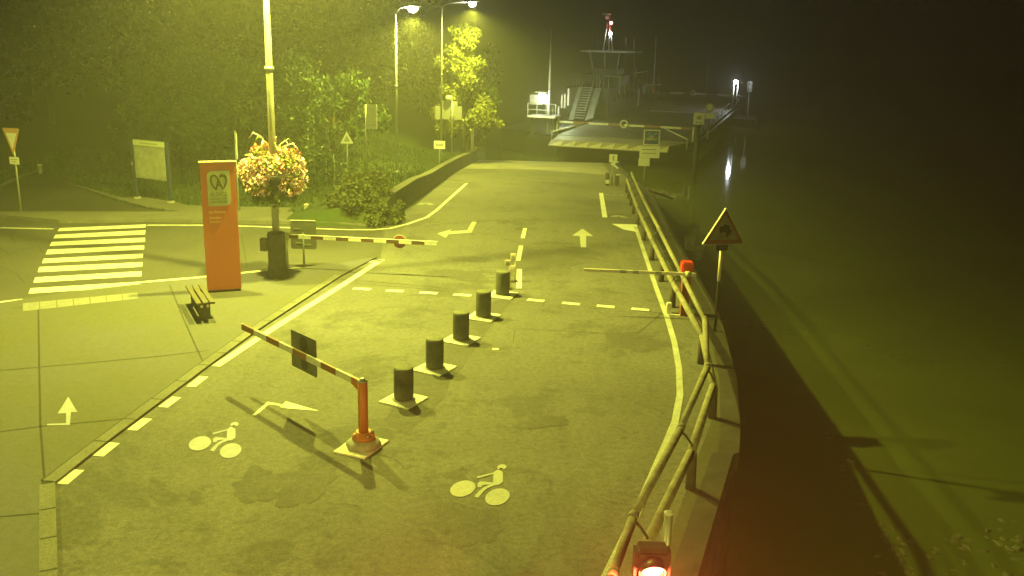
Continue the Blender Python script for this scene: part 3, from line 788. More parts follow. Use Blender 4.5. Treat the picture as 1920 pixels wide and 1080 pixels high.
def tree(base, h, r, label, m='leaf_mid', n=9000, size=0.14, kind='tree', trunk_f=0.3, shape='round', group=None, seed=0, tr=0.18):
    rs = random.Random(seed)
    root = thing('tree', label, 'tree', base, 0, group)
    mb = MB(); cs, rr = [], []
    mb.tube([(0, 0, -0.3), (0.05, 0, h * 0.3), (0.12, 0.05, h * 0.6), (0.1, 0, h * 0.85)], [tr, tr * 0.8, tr * 0.5, tr * 0.2], 10)
    nb = 26
    for i in range(nb):
        f = trunk_f + (0.97 - trunk_f) * (i + rs.random()) / nb
        a = rs.random() * 6.283
        if shape == 'round': wd = r * math.sqrt(max(0.05, 1 - ((f - (trunk_f + 1) / 2) / ((1 - trunk_f) / 2 + 0.08)) ** 2))
        elif shape == 'cone': wd = r * (1.08 - f) / (1.08 - trunk_f)
        else: wd = r * (0.55 + 0.45 * math.sin(f * 9 + seed))
        L = wd * (0.45 + 0.55 * rs.random())
        p = Vector((L * math.cos(a), L * math.sin(a), f * h + rs.uniform(-0.03, 0.05) * h))
        q0 = Vector((0.08, 0, max(h * 0.12, f * h - L * 0.5)))
        mb.tube([q0, q0.lerp(p, 0.5) + Vector((0, 0, 0.15)), p], [tr * 0.35, tr * 0.22, tr * 0.08], 5)
        cs.append(p); rr.append(r * rs.uniform(0.20, 0.36))
        for _ in range(2):
            cs.append(p + Vector((rs.gauss(0, 1), rs.gauss(0, 1), rs.gauss(0, 0.7))) * r * 0.25); rr.append(r * rs.uniform(0.10, 0.2))
    mb.build('trunk', 'bark', root)
    leaf_object('crown', m, cs, rr, n, size, root, shell=0.6, jitter=0.6)
    return root

def bush(base, h, r, label, m='leaf_mid', n=3000, size=0.09, seed=0, group=None, name='bush'):
    rs = random.Random(seed); root = thing(name, label, 'bush', base, 0, group)
    mb = MB(); cs, rr = [], []
    for i in range(9):
        a = rs.random() * 6.283; L = r * rs.uniform(0.2, 0.85)
        p = Vector((L * math.cos(a), L * math.sin(a), h * rs.uniform(0.35, 0.85)))
        mb.tube([(0, 0, -0.1), (p.x * 0.5, p.y * 0.5, p.z * 0.5), p], [0.03, 0.02, 0.008], 5)
        cs.append(p); rr.append(min(r, h) * rs.uniform(0.25, 0.42))
        cs.append(Vector((p.x, p.y, p.z * 0.45))); rr.append(min(r, h) * 0.35)
    mb.build('stems', 'bark', root)
    leaf_object('foliage', m, cs, rr, n, size, root, shell=0.35)
    return root
def gp(x, y): return Vector((x, y, gh(x, y)))

# bright tree by the far lamp, and the mass of shrubs and trees on the bank
bt = gp(-3.7, 67)
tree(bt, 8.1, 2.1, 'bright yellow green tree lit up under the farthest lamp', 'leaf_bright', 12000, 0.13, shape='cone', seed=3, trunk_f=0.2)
tree(gp(-3.4, 73), 5.4, 2.2, 'pale leafy tree right of the bright lamplit tree, beside the ferry', 'leaf_mid', 7000, 0.15, seed=5)
tree(gp(-5.0, 80), 6.6, 3.2, 'dim low tree at the water edge just left of the ferry mast', 'leaf_dark', 6500, 0.18, seed=6)
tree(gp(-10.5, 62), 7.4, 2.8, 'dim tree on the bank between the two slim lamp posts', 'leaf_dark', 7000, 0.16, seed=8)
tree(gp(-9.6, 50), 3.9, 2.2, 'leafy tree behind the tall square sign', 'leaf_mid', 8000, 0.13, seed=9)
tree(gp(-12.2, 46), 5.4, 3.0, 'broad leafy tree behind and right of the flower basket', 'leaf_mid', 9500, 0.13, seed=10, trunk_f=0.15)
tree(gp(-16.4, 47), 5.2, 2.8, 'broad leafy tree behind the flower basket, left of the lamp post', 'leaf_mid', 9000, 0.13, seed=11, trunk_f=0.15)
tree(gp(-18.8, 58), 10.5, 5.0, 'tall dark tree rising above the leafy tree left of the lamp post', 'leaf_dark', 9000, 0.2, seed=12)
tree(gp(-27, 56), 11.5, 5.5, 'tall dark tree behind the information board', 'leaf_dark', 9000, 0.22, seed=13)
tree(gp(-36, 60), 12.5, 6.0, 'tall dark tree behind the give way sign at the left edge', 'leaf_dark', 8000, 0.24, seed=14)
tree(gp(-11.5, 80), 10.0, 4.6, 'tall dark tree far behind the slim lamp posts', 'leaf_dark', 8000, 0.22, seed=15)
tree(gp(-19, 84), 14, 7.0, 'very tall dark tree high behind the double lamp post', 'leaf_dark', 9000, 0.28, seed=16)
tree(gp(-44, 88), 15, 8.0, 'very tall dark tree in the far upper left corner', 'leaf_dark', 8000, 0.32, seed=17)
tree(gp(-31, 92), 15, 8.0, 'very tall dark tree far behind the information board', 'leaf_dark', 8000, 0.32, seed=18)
for i, (px, py, h, r, lab) in enumerate(((640, 398, 0.9, 0.55, 'low leafy shrub at the left end of the low planting by the pavement'),
        (668, 396, 1.0, 0.7, 'rounded shrub below the small triangular sign'), (700, 398, 0.95, 0.75, 'rounded shrub right of the triangular sign pole'),
        (726, 388, 0.9, 0.6, 'shrub at the corner of the stone retaining wall'), (690, 372, 1.0, 0.9, 'pale shrub higher up behind the rounded shrubs'),
        (655, 372, 1.1, 0.8, 'pale shrub around the triangular sign pole'), (600, 350, 1.7, 1.2, 'leafy bush close to the pale stumps'),
        (560, 340, 1.8, 1.3, 'leafy bush directly behind the flower basket'), (480, 338, 1.9, 1.4, 'leafy bush behind the red panel, left of the basket'))):
    bush(atg(px, py), h, r, lab, 'leaf_dry' if i < 6 else 'leaf_mid', 2600, 0.075 if i < 6 else 0.09, seed=40 + i)
for i, (px, py, lab) in enumerate(((905, 272, 'scrubby bush on the shore behind the end of the retaining wall'), (960, 262, 'scrubby bush at the water edge left of the ferry platform'))):
    p = atd(px, py, 76 + i * 3); p = gp(min(p.x, quay_x(p.y) - 1.5), p.y)
    bush(p, 2.6, 2.0, lab, 'leaf_dark', 2500, 0.12, seed=60 + i)

# grass tufts on the bank and lawn
def inside(x, y, poly):
    c = False; j = len(poly) - 1
    for i in range(len(poly)):
        (xi, yi), (xj, yj) = poly[i], poly[j]
        if (yi > y) != (yj > y) and x < (xj - xi) * (y - yi) / (yj - yi) + xi: c = not c
        j = i
    return c
SIDE = [(p.x, p.y) for p in side]; PATH = [(p.x, p.y) for p in pv2] ; 
def build_grass():
    n = 26000; pts = []
    while len(pts) < n:
        if rng.random() < 0.6: x, y = rng.uniform(-14, -2.4), rng.uniform(35.2, 66)
        else: x, y = rng.uniform(-24, -8), rng.uniform(35.5, 50)
        if x > interp(wall_x, min(max(y, WY0), WY1)) - 0.4: continue
        if inside(x, y, SIDE) or inside(x, y, PATH): continue
        pts.append((x, y, gh(x, y)))
    p = np.array(pts); n = len(p)
    h = rng.uniform(0.06, 0.22, n); an = rng.uniform(0, 6.28, n); wd = 0.02 + 0.02 * rng.random(n)
    lean = rng.normal(size=(n, 2)) * 0.06
    a = p + np.stack([np.cos(an) * wd, np.sin(an) * wd, np.zeros(n)], 1); b = p - np.stack([np.cos(an) * wd, np.sin(an) * wd, np.zeros(n)], 1)
    t = p + np.stack([lean[:, 0], lean[:, 1], h], 1)
    v = np.stack([a, b, t], 1).reshape(-1, 3)
    me = bpy.data.meshes.new('grass'); me.vertices.add(3 * n); me.vertices.foreach_set('co', v.ravel()); me.loops.add(3 * n); me.loops.foreach_set('vertex_index', np.arange(3 * n))
    me.polygons.add(n); me.polygons.foreach_set('loop_start', np.arange(0, 3 * n, 3)); me.polygons.foreach_set('loop_total', np.full(n, 3))
    me.materials.append(M['grass_blade']); me.update(calc_edges=True)
    prop(link(bpy.data.objects.new('grass', me)), 'rough grass growing over the bank and the lawn', 'grass', kind='stuff')
build_grass()

# ------------------------------------------------------------------ rubble in the shallow water
def build_rubble():
    mb = MB(); rs = random.Random(4)
    def rock(c, s):
        bm = bmesh.new(); bmesh.ops.create_icosphere(bm, subdivisions=1, radius=1)
        m = Matrix.Rotation(rs.random() * 6, 3, 'Z') @ Matrix.Rotation(rs.random() * 6, 3, 'X')
        k = Vector((rs.uniform(0.7, 1.3), rs.uniform(0.6, 1.1), rs.uniform(0.4, 0.8)))
        bm.verts.index_update()
        vs = [m @ Vector((v.co.x * k.x, v.co.y * k.y, v.co.z * k.z)) * s * rs.uniform(0.75, 1.15) + Vector(c) for v in bm.verts]
        vs = [Vector((v.x, v.y, c[2] + (v.z - c[2]) * 0.6)) for v in vs]
        fs = [[v.index for v in f.verts] for f in bm.faces]; bm.free(); mb.add(vs, fs)
    for i in range(150):                              # strip along the toe of the wall
        px = 1560 + 150 * (i / 150) + rs.gauss(0, 9); py = 840 + (px - 1560) * 1.62 + rs.gauss(0, 10)
        p = at(px, py, WATER); rock((p.x, p.y, WATER - 0.05 + rs.uniform(-0.04, 0.04)), rs.uniform(0.05, 0.16))
    for i in range(330):                              # heap at the lower right
        px = rs.uniform(1640, 1960); py = rs.uniform(960, 1130)
        if py < 1105 - (px - 1560) * 0.42 + rs.gauss(0, 12) and py < 985: continue
        p = at(px, py, WATER); rock((p.x, p.y, WATER - 0.05 + rs.uniform(-0.05, 0.04)), rs.uniform(0.05, 0.19))
    prop(mb.build('rubble', 'rock'), 'broken stones lying in the shallow water beside the quay', 'rubble', kind='stuff')
build_rubble()

# ------------------------------------------------------------------ flower basket round the lamp
def build_basket():
    c = atd(515, 322, LB.y)
    root = thing('flower_basket', 'large round basket of pink and white flowers round the lamp post', 'flower basket', (LB.x, LB.y, c.z))
    MB().lathe([(0.14, -0.62), (0.34, -0.52), (0.46, -0.3), (0.48, -0.14), (0.42, -0.12), (0.12, -0.1)], 28).build('bowl', 'dark_metal', root)
    cs, rr = [], []
    rs = random.Random(2)
    for i in range(70):
        a = rs.random() * 6.283; el = rs.uniform(-1.25, 1.25); r = 0.66 * math.cos(min(1.4, abs(el))) + 0.08
        cs.append((r * math.cos(a), r * math.sin(a), 0.56 * math.sin(el) - 0.04)); rr.append(rs.uniform(0.16, 0.27))
    leaf_object('foliage', 'leaf_light', cs, rr, 4500, 0.05, root, shell=0.4)
    leaf_object('trailing_foliage', 'leaf_mid', [(0.5 * math.cos(a), 0.5 * math.sin(a), -0.5 - 0.12 * (k % 3)) for k, a in enumerate(np.linspace(0, 6, 14))], [0.2] * 14, 1800, 0.045, root, shell=0.3)
    top = [(c, r) for c, r in zip(cs, rr) if c[2] > -0.38]
    def fl(m, n, sel, sz):
        t = [x for x in top if sel(x[0])]
        leaf_object('flowers', m, [x[0] for x in t], [x[1] * 1.12 for x in t], n, sz, root, shell=0.85, jitter=0.2)
    fl('petal_white', 1500, lambda c: c[2] < 0.3, 0.06); fl('petal_pink', 900, lambda c: True, 0.055); fl('petal_red', 300, lambda c: c[2] > 0.05, 0.055)
    for i in range(9):                                # arching grass fronds with pale tips
        a = i * 0.7 + 0.2; L = rs.uniform(0.35, 0.85); z = rs.uniform(0.55, 0.95)
        p = [(0.15 * math.cos(a), 0.15 * math.sin(a), 0.3), (L * 0.5 * math.cos(a), L * 0.5 * math.sin(a), z), (L * math.cos(a), L * math.sin(a), z + 0.12), (L * 1.25 * math.cos(a), L * 1.25 * math.sin(a), z - 0.04)]
        MB().tube(p, [0.012, 0.012, 0.022, 0.010], 5).build('frond', 'leaf_light' if i % 2 else 'petal_white', root)
build_basket()

# ------------------------------------------------------------------ red information totem
def build_totem():
    bl, br = at(387, 550, ZP), at(451, 545.5, ZP)
    tl = atd(365, 306, bl.y); h = tl.z - ZP
    w = (br - bl).length; ang = math.atan2(br.y - bl.y, br.x - bl.x)
    root = thing('information_totem', 'tall slim red orange panel with a cream badge and heart logo', 'totem', ((bl.x + br.x) / 2, (bl.y + br.y) / 2, ZP), ang)
    root.location = root.location + Vector((0, 0.09, 0))
    MB().box((0, 0, h / 2 + 0.03), (w, 0.15, h - 0.06), bev=0.012).build('panel', 'totem_red', root)
    MB().box((0, 0, h + 0.015), (w + 0.05, 0.19, 0.03), bev=0.006).build('top_cap', 'totem_edge', root)
    MB().box((0, 0, 0.016), (w - 0.03, 0.11, 0.03)).build('plinth', 'dark_metal', root)
    f = -0.0785
    k = h / 245.0                                     # metres per photo pixel
    cx0, cx1 = -w / 2 + 0.155, w / 2 - 0.15; z1, z0 = h - 0.20, h - 1.12
    o = []
    r = 0.14
    o += [(cx0, z0), ((cx1 - r), z0)] + circle(cx1 - r, z0 + r, r, 7, -90, 0) + [(cx1, z1), (cx0 + r, z1)] + circle(cx0 + r, z1 - r, r, 7, 90, 180)
    bd = MB().plate(o, f - 0.005, f + 0.006).build('badge', 'logo_cream', root)
    # logo: open heart drawn round a letter A
    mb = MB(); mx = (cx0 + cx1) / 2; y = f - 0.010
    def stroke(pts, wd):
        pts = [Vector(p) for p in pts]
        for i in range(len(pts) - 1):
            a, b = pts[i], pts[i + 1]; t = (b - a).normalized(); nn = Vector((-t.y, t.x)); w0 = wd[i] if isinstance(wd, list) else wd; w1 = wd[i + 1] if isinstance(wd, list) else wd
            q = [a + nn * w0 / 2 - t * 0.003, a - nn * w0 / 2 - t * 0.003, b - nn * w1 / 2 + t * 0.003, b + nn * w1 / 2 + t * 0.003]
            mb.plate([tuple(v) for v in q], y - 0.0003 * i, y + 0.004)
    LG = lambda pp: [(mx + (x - 447) * 0.00168, z1 - (y_ - 245) * (z1 - z0) / 465) for x, y_ in pp]
    stroke(LG([(412, 496), (372, 462), (343, 415), (330, 365), (340, 325), (368, 304), (400, 310), (428, 340), (455, 395), (492, 470)]), 0.042)
    stroke(LG([(400, 498), (420, 440), (446, 352)]), 0.040)
    stroke(LG([(425, 436), (476, 436)]), 0.034)
    stroke(LG([(462, 330), (486, 308), (522, 306), (552, 335), (560, 380), (545, 430), (518, 466), (488, 494)]), [0.04, 0.085, 0.075, 0.06, 0.05, 0.04, 0.03, 0.015])
    mb.build('heart_logo', 'logo_dark', bd)
    text_mesh('lettering', 'ALSACE', 0.155, 'text_grey', bd, (mx - 0.235, f - 0.007, z0 + 0.26), sx=0.80)
    text_mesh('lettering', 'COLLECTIVITÉ', 0.075, 'text_grey', bd, (mx - 0.235, f - 0.007, z0 + 0.165), sx=0.87)
    text_mesh('lettering', 'EUROPÉENNE', 0.075, 'text_grey', bd, (mx - 0.235, f - 0.007, z0 + 0.085), sx=0.93)
    text_mesh('lettering', 'Bac Rhénanus', 0.092, 'text_orange', root, (-w / 2 + 0.16, f - 0.002, z0 - 0.185), sx=0.78)
    text_mesh('lettering', 'Rheinfähre', 0.085, 'text_orange', root, (-w / 2 + 0.16, f - 0.002, z0 - 0.335), sx=0.82)
    text_mesh('lettering', 'Rhenanus', 0.085, 'text_orange', root, (-w / 2 + 0.16, f - 0.002, z0 - 0.435), sx=0.82)
build_totem()

# ------------------------------------------------------------------ bench
def build_bench():
    SZ = 0.47
    near = at(386, 568, ZP + SZ); far = at(364, 534, ZP + SZ)
    d = far - near; L = d.length; ang = math.atan2(d.y, d.x) - math.pi / 2
    c = (near + far) / 2
    root = thing('bench', 'small backless bench of three dark slats in front of the red panel', 'bench', (c.x, c.y, ZP), ang)
    for k in (-1, 0, 1): MB().box((k * 0.155, 0, SZ - 0.02), (0.12, L, 0.05), bev=0.008).build('slat', 'wood_slat', root)
    for s in (-1, 1):
        lg = MB(); yy = s * (L / 2 - 0.28)
        lg.box((0, yy, SZ / 2 - 0.025), (0.26, 0.12, SZ - 0.06), bev=0.02).box((0, yy, 0.03), (0.36, 0.14, 0.06), bev=0.015)
        l = lg.build('leg', 'bollard_stone', root)
        for k in (-1, 1):
            b = MB(); b.tube([(k * 0.07, yy + s * 0.06, 0.33), (k * 0.07, yy + s * 0.085, 0.33)], 0.035, 12); b.build('bolt_cap', 'white_paint', l)
build_bench()

# ------------------------------------------------------------------ sign posts
def post_sign(name, label, cat, base, h, r=0.03, m='galv', rz=0.0, group=None):
    root = thing(name, label, cat, base, rz, group)
    MB().tube([(0, 0, -0.25), (0, 0, h)], r, 12).build('pole', m, root)
    return root
def z_at(px, py, base): return atd(px, py, base.y).z - base.z
def px_m(base): return base.y / FPX              # metres per photo pixel at that distance

# give way sign, far left
b = at(40, 402); ht = z_at(24, 241, b); r0 = post_sign('give_way_sign', 'inverted triangle give way sign with small plate at the left edge', 'road sign', b, ht - 0.05, 0.035, 'galv', rz=R(-14))
zt, zb = z_at(24, 241, b), z_at(28, 291, b); hh = zt - zb + 0.02; ww = 0.72
MB().plate(tri(ww, zb, hh, True, 0.06), -0.06, -0.045).build('plate_border', 'border_shine', r0)
MB().plate(tri(ww * 0.62, zb + hh * 0.24, hh * 0.58, True, 0.03), -0.066, -0.058).build('plate_face', 'sign_white', r0)
MB().plate(rect(-0.2, zb - 0.32, 0.2, zb - 0.06), -0.055, -0.04).build('small_plate', 'sign_white', r0)
for k in range(2): MB().box((0, -0.058, zb - 0.15 - 0.08 * k), (0.26 - 0.06 * k, 0.004, 0.03)).build('lettering', 'sign_grey', r0)

# information board
def build_board():
    l, r_ = at(257, 373), at(320, 381)
    ang = math.atan2(r_.y - l.y, r_.x - l.x); w = (r_ - l).length; c = (l + r_) / 2
    root = thing('information_board', 'cream notice board between two blue posts on the lawn edge', 'notice board', (c.x, c.y, 0.03), ang)
    h = z_at(252, 262, l)
    for s, wd in ((-1, 0.09), (1, 0.14)):
        p = MB().box((s * w / 2, 0, h / 2), (wd, 0.12, h), bev=0.012).build('post', 'blue_paint', root)
        MB().lathe([(0.17, -0.02), (0.16, 0.05), (0.10, 0.07)], 14, (s * w / 2, 0, 0)).build('foot', 'concrete_block', p)
    zb = z_at(256, 334, l)
    MB().box((0, 0.0, (h + zb) / 2), (w - 0.13, 0.07, h - zb), bev=0.01).build('frame', 'sign_grey', root)
    MB().box((-0.01, -0.04, zb + (h - zb) * 0.40), (w - 0.24, 0.012, (h - zb) * 0.70)).build('poster', 'poster', root)
    hd = MB().box((0, -0.05, h - 0.12), (w - 0.14, 0.03, 0.2), bev=0.006).build('header', 'logo_cream', root)
    MB().box((0, -0.067, h - 0.12), (w * 0.5, 0.004, 0.04)).build('lettering', 'sign_grey', hd)
    MB().box((-w / 2 - 0.08, -0.02, zb + 0.55), (0.06, 0.05, 0.12), bev=0.01).build('lock', 'white_paint', root)
build_board()

# signs on the bank
b = atg(652, 338); r0 = post_sign('triangular_sign', 'small pale triangular sign on a pole in the shrubs', 'road sign', b, z_at(652, 255, b), 0.035, rz=R(6)); k = px_m(b)
zb = z_at(652, 269, b); MB().plate(tri(24 * k, zb, 23 * k, False, 0.05), -0.05, -0.035).build('plate', 'sign_white', r0)
MB().plate(tri(12 * k, zb + 3.5 * k, 12 * k, False, 0.02), -0.055, -0.047).build('symbol', 'sign_grey', r0)
b = atg(687, 322); r0 = post_sign('panel_sign', 'tall pale rectangular panel on a pole above the bank, seen partly from behind', 'road sign', b, z_at(687, 196, b), 0.04); k = px_m(b)
z1, z0 = z_at(697, 196, b), z_at(697, 242, b)
MB().plate(rect(1 * k, z0, 21 * k, z1), 0.05, 0.07).build('panel', 'sign_grey', r0)
MB().plate(rect(-13 * k, z0, -1 * k, z0 + 9 * k), 0.05, 0.07).build('side_panel', 'sign_back', r0)
for zz in (z0 + 0.18, z1 - 0.2): MB().box((8 * k, 0.04, zz), (26 * k, 0.02, 0.05)).build('bracket', 'galv_dull', r0)
MB().box((20.5 * k, 0.045, (z0 + z1) / 2), (0.03, 0.05, z1 - z0)).build('rim', 'sign_white', r0)
b = atg(824, 309); r0 = post_sign('plate_sign', 'small blank rectangular plate on a thin pole above the retaining wall', 'road sign', b, z_at(824, 266, b), 0.03, 'galv_dull'); k = px_m(b)
z1, z0 = z_at(824, 264, b), z_at(824, 279, b); MB().plate(rect(-10.5 * k, z0, 10.5 * k, z1), -0.05, -0.035).build('plate', 'sign_white', r0)
MB().box((0, -0.053, (z0 + z1) / 2), (14 * k, 0.004, 5 * k)).build('lettering', 'poster', r0)
b = atg(847, 288); r0 = post_sign('panel_sign', 'wide grey panel with a small round camera on top, between lamp and white post', 'sign', b, z_at(845, 186, b), 0.05, 'galv'); k = px_m(b)
z1, z0 = z_at(840, 199, b), z_at(840, 224, b)
MB().plate(rect(-31 * k, z0, 18 * k, z1), 0.06, 0.10).build('panel', 'sign_grey', r0)
MB().plate(rect(-18 * k, z1 + 0.01, 10 * k, z1 + 9 * k), 0.06, 0.09).build('upper_panel', 'sign_grey', r0)
MB().lathe([(0.02, 0), (0.2, 0.04), (0.28, 0.2), (0.2, 0.36), (0.03, 0.4)], 16, (-6 * k, 0, z1 + 9 * k)).build('camera_dome', 'steel_white', r0)
# white post and stone at the end of the wall
p = atd(888, 281, WY1 - 0.3); zc = interp(wall_top, p.y)
r0 = thing('marker_post', 'white round topped post at the far end of the retaining wall', 'post', (p.x - 0.1, p.y, zc + 0.02))
MB().lathe([(0.12, 0), (0.12, 1.5), (0.09, 1.62), (0.02, 1.66)], 14).build('post_body', 'white_paint', r0)
MB().lathe([(0.2, 0), (0.18, 0.05), (0.13, 0.08)], 14).build('foot', 'wall_cap', r0)
r0 = MB(); bm = bmesh.new(); bmesh.ops.create_icosphere(bm, subdivisions=2, radius=0.28); bm.verts.index_update()
rs = random.Random(1); vs = [v.co * rs.uniform(0.8, 1.15) for v in bm.verts]; fs = [[v.index for v in f.verts] for f in bm.faces]; bm.free()
o = r0.add([(v.x * 1.1, v.y, v.z * 0.7) for v in vs], fs).build('boulder', 'wall_cap', None, (p.x + 0.25, p.y + 0.2, zc + 0.2)); prop(o, 'pale boulder on the retaining wall beside the white post', 'boulder')

# pole of a sign seen edge-on behind the totem, small stumps along the pavement
b = at(448, 396); r0 = post_sign('edge_on_sign', 'thin pole behind the red panel carrying a sign seen edge on', 'road sign', b, z_at(445, 245, b), 0.03, 'galv', rz=R(104))
zz0, zz1 = z_at(441, 297, b), z_at(441, 250, b)
MB().plate(round_rect(-0.3, zz0, 0.3, zz1, 0.05), -0.06, -0.04).build('plate', 'sign_white', r0)
for i, (px, py, lab) in enumerate(((519, 406, 'short white marker stump just behind the lamp post'), (575, 402, 'short white marker stump right of the lamp post'), (76, 325, 'short white marker stump beside the dark side street'))):
    q = at(px, py); o = thing('marker_stump', lab, 'post', (q.x, q.y, 0.03), 0, 'white marker stumps')
    MB().box((0, 0, 0.15), (0.14, 0.14, 0.38), bev=0.02).build('stump', 'concrete_block', o); MB().box((0, 0, 0.35), (0.17, 0.17, 0.04), bev=0.01).build('cap', 'white_paint', o)
# pale bent stakes in the bush
q = atg(618, 350); o = thing('tree_stakes', 'two pale crooked stakes standing in the bush by the pavement', 'stakes', q)
for k, (dx, h) in enumerate(((-0.1, 1.25), (0.18, 1.4))): MB().tube([(dx, 0, -0.1), (dx * 1.4, 0.02, h * 0.5), (dx * 1.1, 0, h)], [0.035, 0.03, 0.02], 8).build('stake', 'sign_grey', o)

# ------------------------------------------------------------------ barriers
def build_swing():
    b = at(682, 838)
    root = thing('swing_barrier', 'orange post with its red and white arm swung out over the road', 'barrier', b)
    base = Vector(b)
    # pale square plate and worn concrete foot
    q = [at(x, y, 0.03) - base for x, y in ((625, 846), (684, 858.5), (729, 825), (672, 813))]
    mb = MB(); mb.add([(v.x, v.y, 0.0) for v in q] + [(v.x, v.y, 0.03) for v in q], [(4, 5, 6, 7), (0, 1, 5, 4), (1, 2, 6, 5), (2, 3, 7, 6), (3, 0, 4, 7)]); mb.build('ground_plate', 'white_plate', root)
    MB().lathe([(0.31, 0.031), (0.30, 0.10), (0.26, 0.13), (0.22, 0.17)], 8).build('concrete_foot', 'concrete_block', root)
    MB().lathe([(0.20, 0.17), (0.20, 0.22), (0.13, 0.23), (0.13, 0.30)], 20).build('collar', 'orange_red', root)
    for k in range(4):
        a = k * math.pi / 2 + 0.6; MB().lathe([(0.025, 0.22), (0.025, 0.27), (0.01, 0.28)], 8, (0.17 * math.cos(a), 0.17 * math.sin(a), 0)).build('bolt', 'galv', root)
    ZA = 1.14
    MB().tube([(0, 0, 0.2), (0, 0, ZA + 0.06)], [0.085, 0.085], 24).build('post', 'orange_red', root)
    MB().lathe([(0.088, ZA + 0.05), (0.088, ZA + 0.075), (0.05, ZA + 0.08), (0.05, ZA + 0.11), (0.02, ZA + 0.12)], 18).build('cap', 'galv', root)
    e = at(455, 607, ZA + 0.06) - base; e.z = 0; L = e.length; ang = math.atan2(e.y, e.x)
    b8 = (L - 0.3) / 8; stripe_mat('swing_stripes', (0.24, 0.10, 0.035), (0.66, 0.66, 0.60), 2 * b8, 0.5, b8 - 0.3)
    arm = MB().box((L / 2 + 0.06, 0, 0), (L - 0.06, 0.05, 0.125), bev=0.006).build('arm', 'swing_stripes', root, (0, 0, ZA - 0.0), ang)
    mb = MB(); mb.plate([(0.04, 0.062), (0.30, 0.062), (0.30, -0.063), (0.13, -0.12), (0.04, -0.12)], -0.03, 0.03)
    mb.build('arm_bracket', 'orange_red', root, (0, 0, ZA), ang)
    # square sign plate hung on the arm, seen from behind
    s = at(566, 663, ZA - 0.02) - base; s.z = 0
    pl = MB(); pl.plate(round_rect(-0.43, -0.36, 0.43, 0.36, 0.03), 0.035, 0.05); sp = pl.build('sign_plate', 'sign_back', root, (s.x, s.y, ZA - 0.02), ang + math.pi)
    MB().box((0, 0.055, 0.22), (0.7, 0.012, 0.04)).build('rail', 'galv_dull', sp); MB().box((0, 0.055, -0.22), (0.7, 0.012, 0.04)).build('rail', 'galv_dull', sp)
    mb = MB(); mb.plate(circle(0.0, 0.18, 0.13, 16), 0.0285, 0.0345); mb.plate(circle(0.02, -0.2, 0.12, 16), 0.0285, 0.0345); mb.build('worn_marks', 'dark_metal', sp)
build_swing()

def build_far_boom():
    b = at(539, 507); k = px_m(b)
    root = thing('road_barrier', 'long red and white barrier boom with a no entry disc across the side road', 'barrier', b)
    z0 = z_at(539, 443, b)
    MB().tube([(0, 0, 0), (0, 0, z0 + 0.08)], 0.045, 14).build('post', 'sign_white', root)
    MB().box((0.02, 0, z0), (0.14, 0.12, 0.2), bev=0.01).build('pivot', 'logo_cream', root)
    e = at(820, 457, b.z + z0) - Vector(b); e.z = 0; L = e.length; ang = math.atan2(e.y, e.x)
    MB().box((L / 2, 0, 0), (L, 0.05, 0.10), bev=0.006).build('arm', 'boom_stripes_far', root, (0, 0, z0), ang)
    MB().box((L / 2, 0, 0.058), (L, 0.056, 0.012)).build('arm_top', 'sign_white', root, (0, 0, z0), ang)
    dx = at(750, 452, b.z + z0) - Vector(b); D = math.hypot(dx.x, dx.y)
    dd = MB().plate(circle(0, 0, 0.185, 30), -0.05, -0.036).build('no_entry_disc', 'disc_red', root, (dx.x, dx.y, z0 - 0.01), ang)
    MB().plate(circle(0, 0, 0.20, 30), -0.035, -0.028).build('disc_rim', 'sign_white', dd)
    MB().box((0, -0.054, 0), (0.27, 0.006, 0.045)).build('white_bar', 'sign_white', dd)
build_far_boom()
b = at(567, 507); r0 = post_sign('panel_sign', 'grey rounded panel seen from behind, beside the barrier boom pivot', 'road sign', b, z_at(566, 440, b), 0.03, 'sign_back'); r0.location.y += 0.25
z1, z0 = z_at(566, 418, b), z_at(566, 471, b); k = px_m(b)
MB().plate(round_rect(-25 * k, z0, 25 * k, z1, 0.07), 0.03, 0.055).build('panel', 'sign_back', r0)
MB().box((0, 0.04, z1 + 0.012), (48 * k, 0.04, 0.02)).build('rim', 'sign_white', r0)
for dx, dz in ((-12, 40), (-9, 12), (8, 9)): MB().box((dx * k, 0.022, z0 + dz * k), (13 * k, 0.01, 2.5 * k)).build('clamp', 'galv', r0)

def build_red_barrier():
    b = at(1281, 590)
    k = px_m(b)
    root = thing('road_barrier', 'red barrier cabinet with a thin white boom at the log fence', 'barrier', b)
    h = z_at(1281, 490, b)
    MB().box((0, 0, (h - 0.3) / 2), (0.20, 0.26, h - 0.3), bev=0.015).build('cabinet', 'red_dark', root)
    MB().box((-0.10, -0.12, (h - 0.3) / 2), (0.02, 0.03, h - 0.3)).build('edge_strip', 'totem_edge', root)
    MB().box((0.01, 0, h - 0.14), (0.30, 0.34, 0.28), bev=0.03).build('head', 'red_paint', root)
    z0 = z_at(1285, 510, b)
    e = at(1094, 502, b.z + z0) - Vector(b); e.z = 0; L = e.length; ang = math.atan2(e.y, e.x)
    st_ = Vector((0, -0.22, z0))
    MB().box((L / 2 - 0.1, 0, 0), (L + 0.2, 0.05, 0.08), bev=0.006).build('arm', 'white_paint', root, st_, ang)
    for f in (0.28, 0.5, 0.62): MB().box((L * f, -0.0, -0.001), (0.16, 0.053, 0.083)).build('reflector', 'sign_grey', root, st_, ang)
    MB().lathe([(0.07, -0.06), (0.07, 0.06), (0.03, 0.07)], 12).build('pivot', 'logo_cream', root, st_)
    MB().box((-0.36, 0.12, 0.14), (0.14, 0.14, 0.28), bev=0.02).build('loop_box', 'sign_white', root)
build_red_barrier()

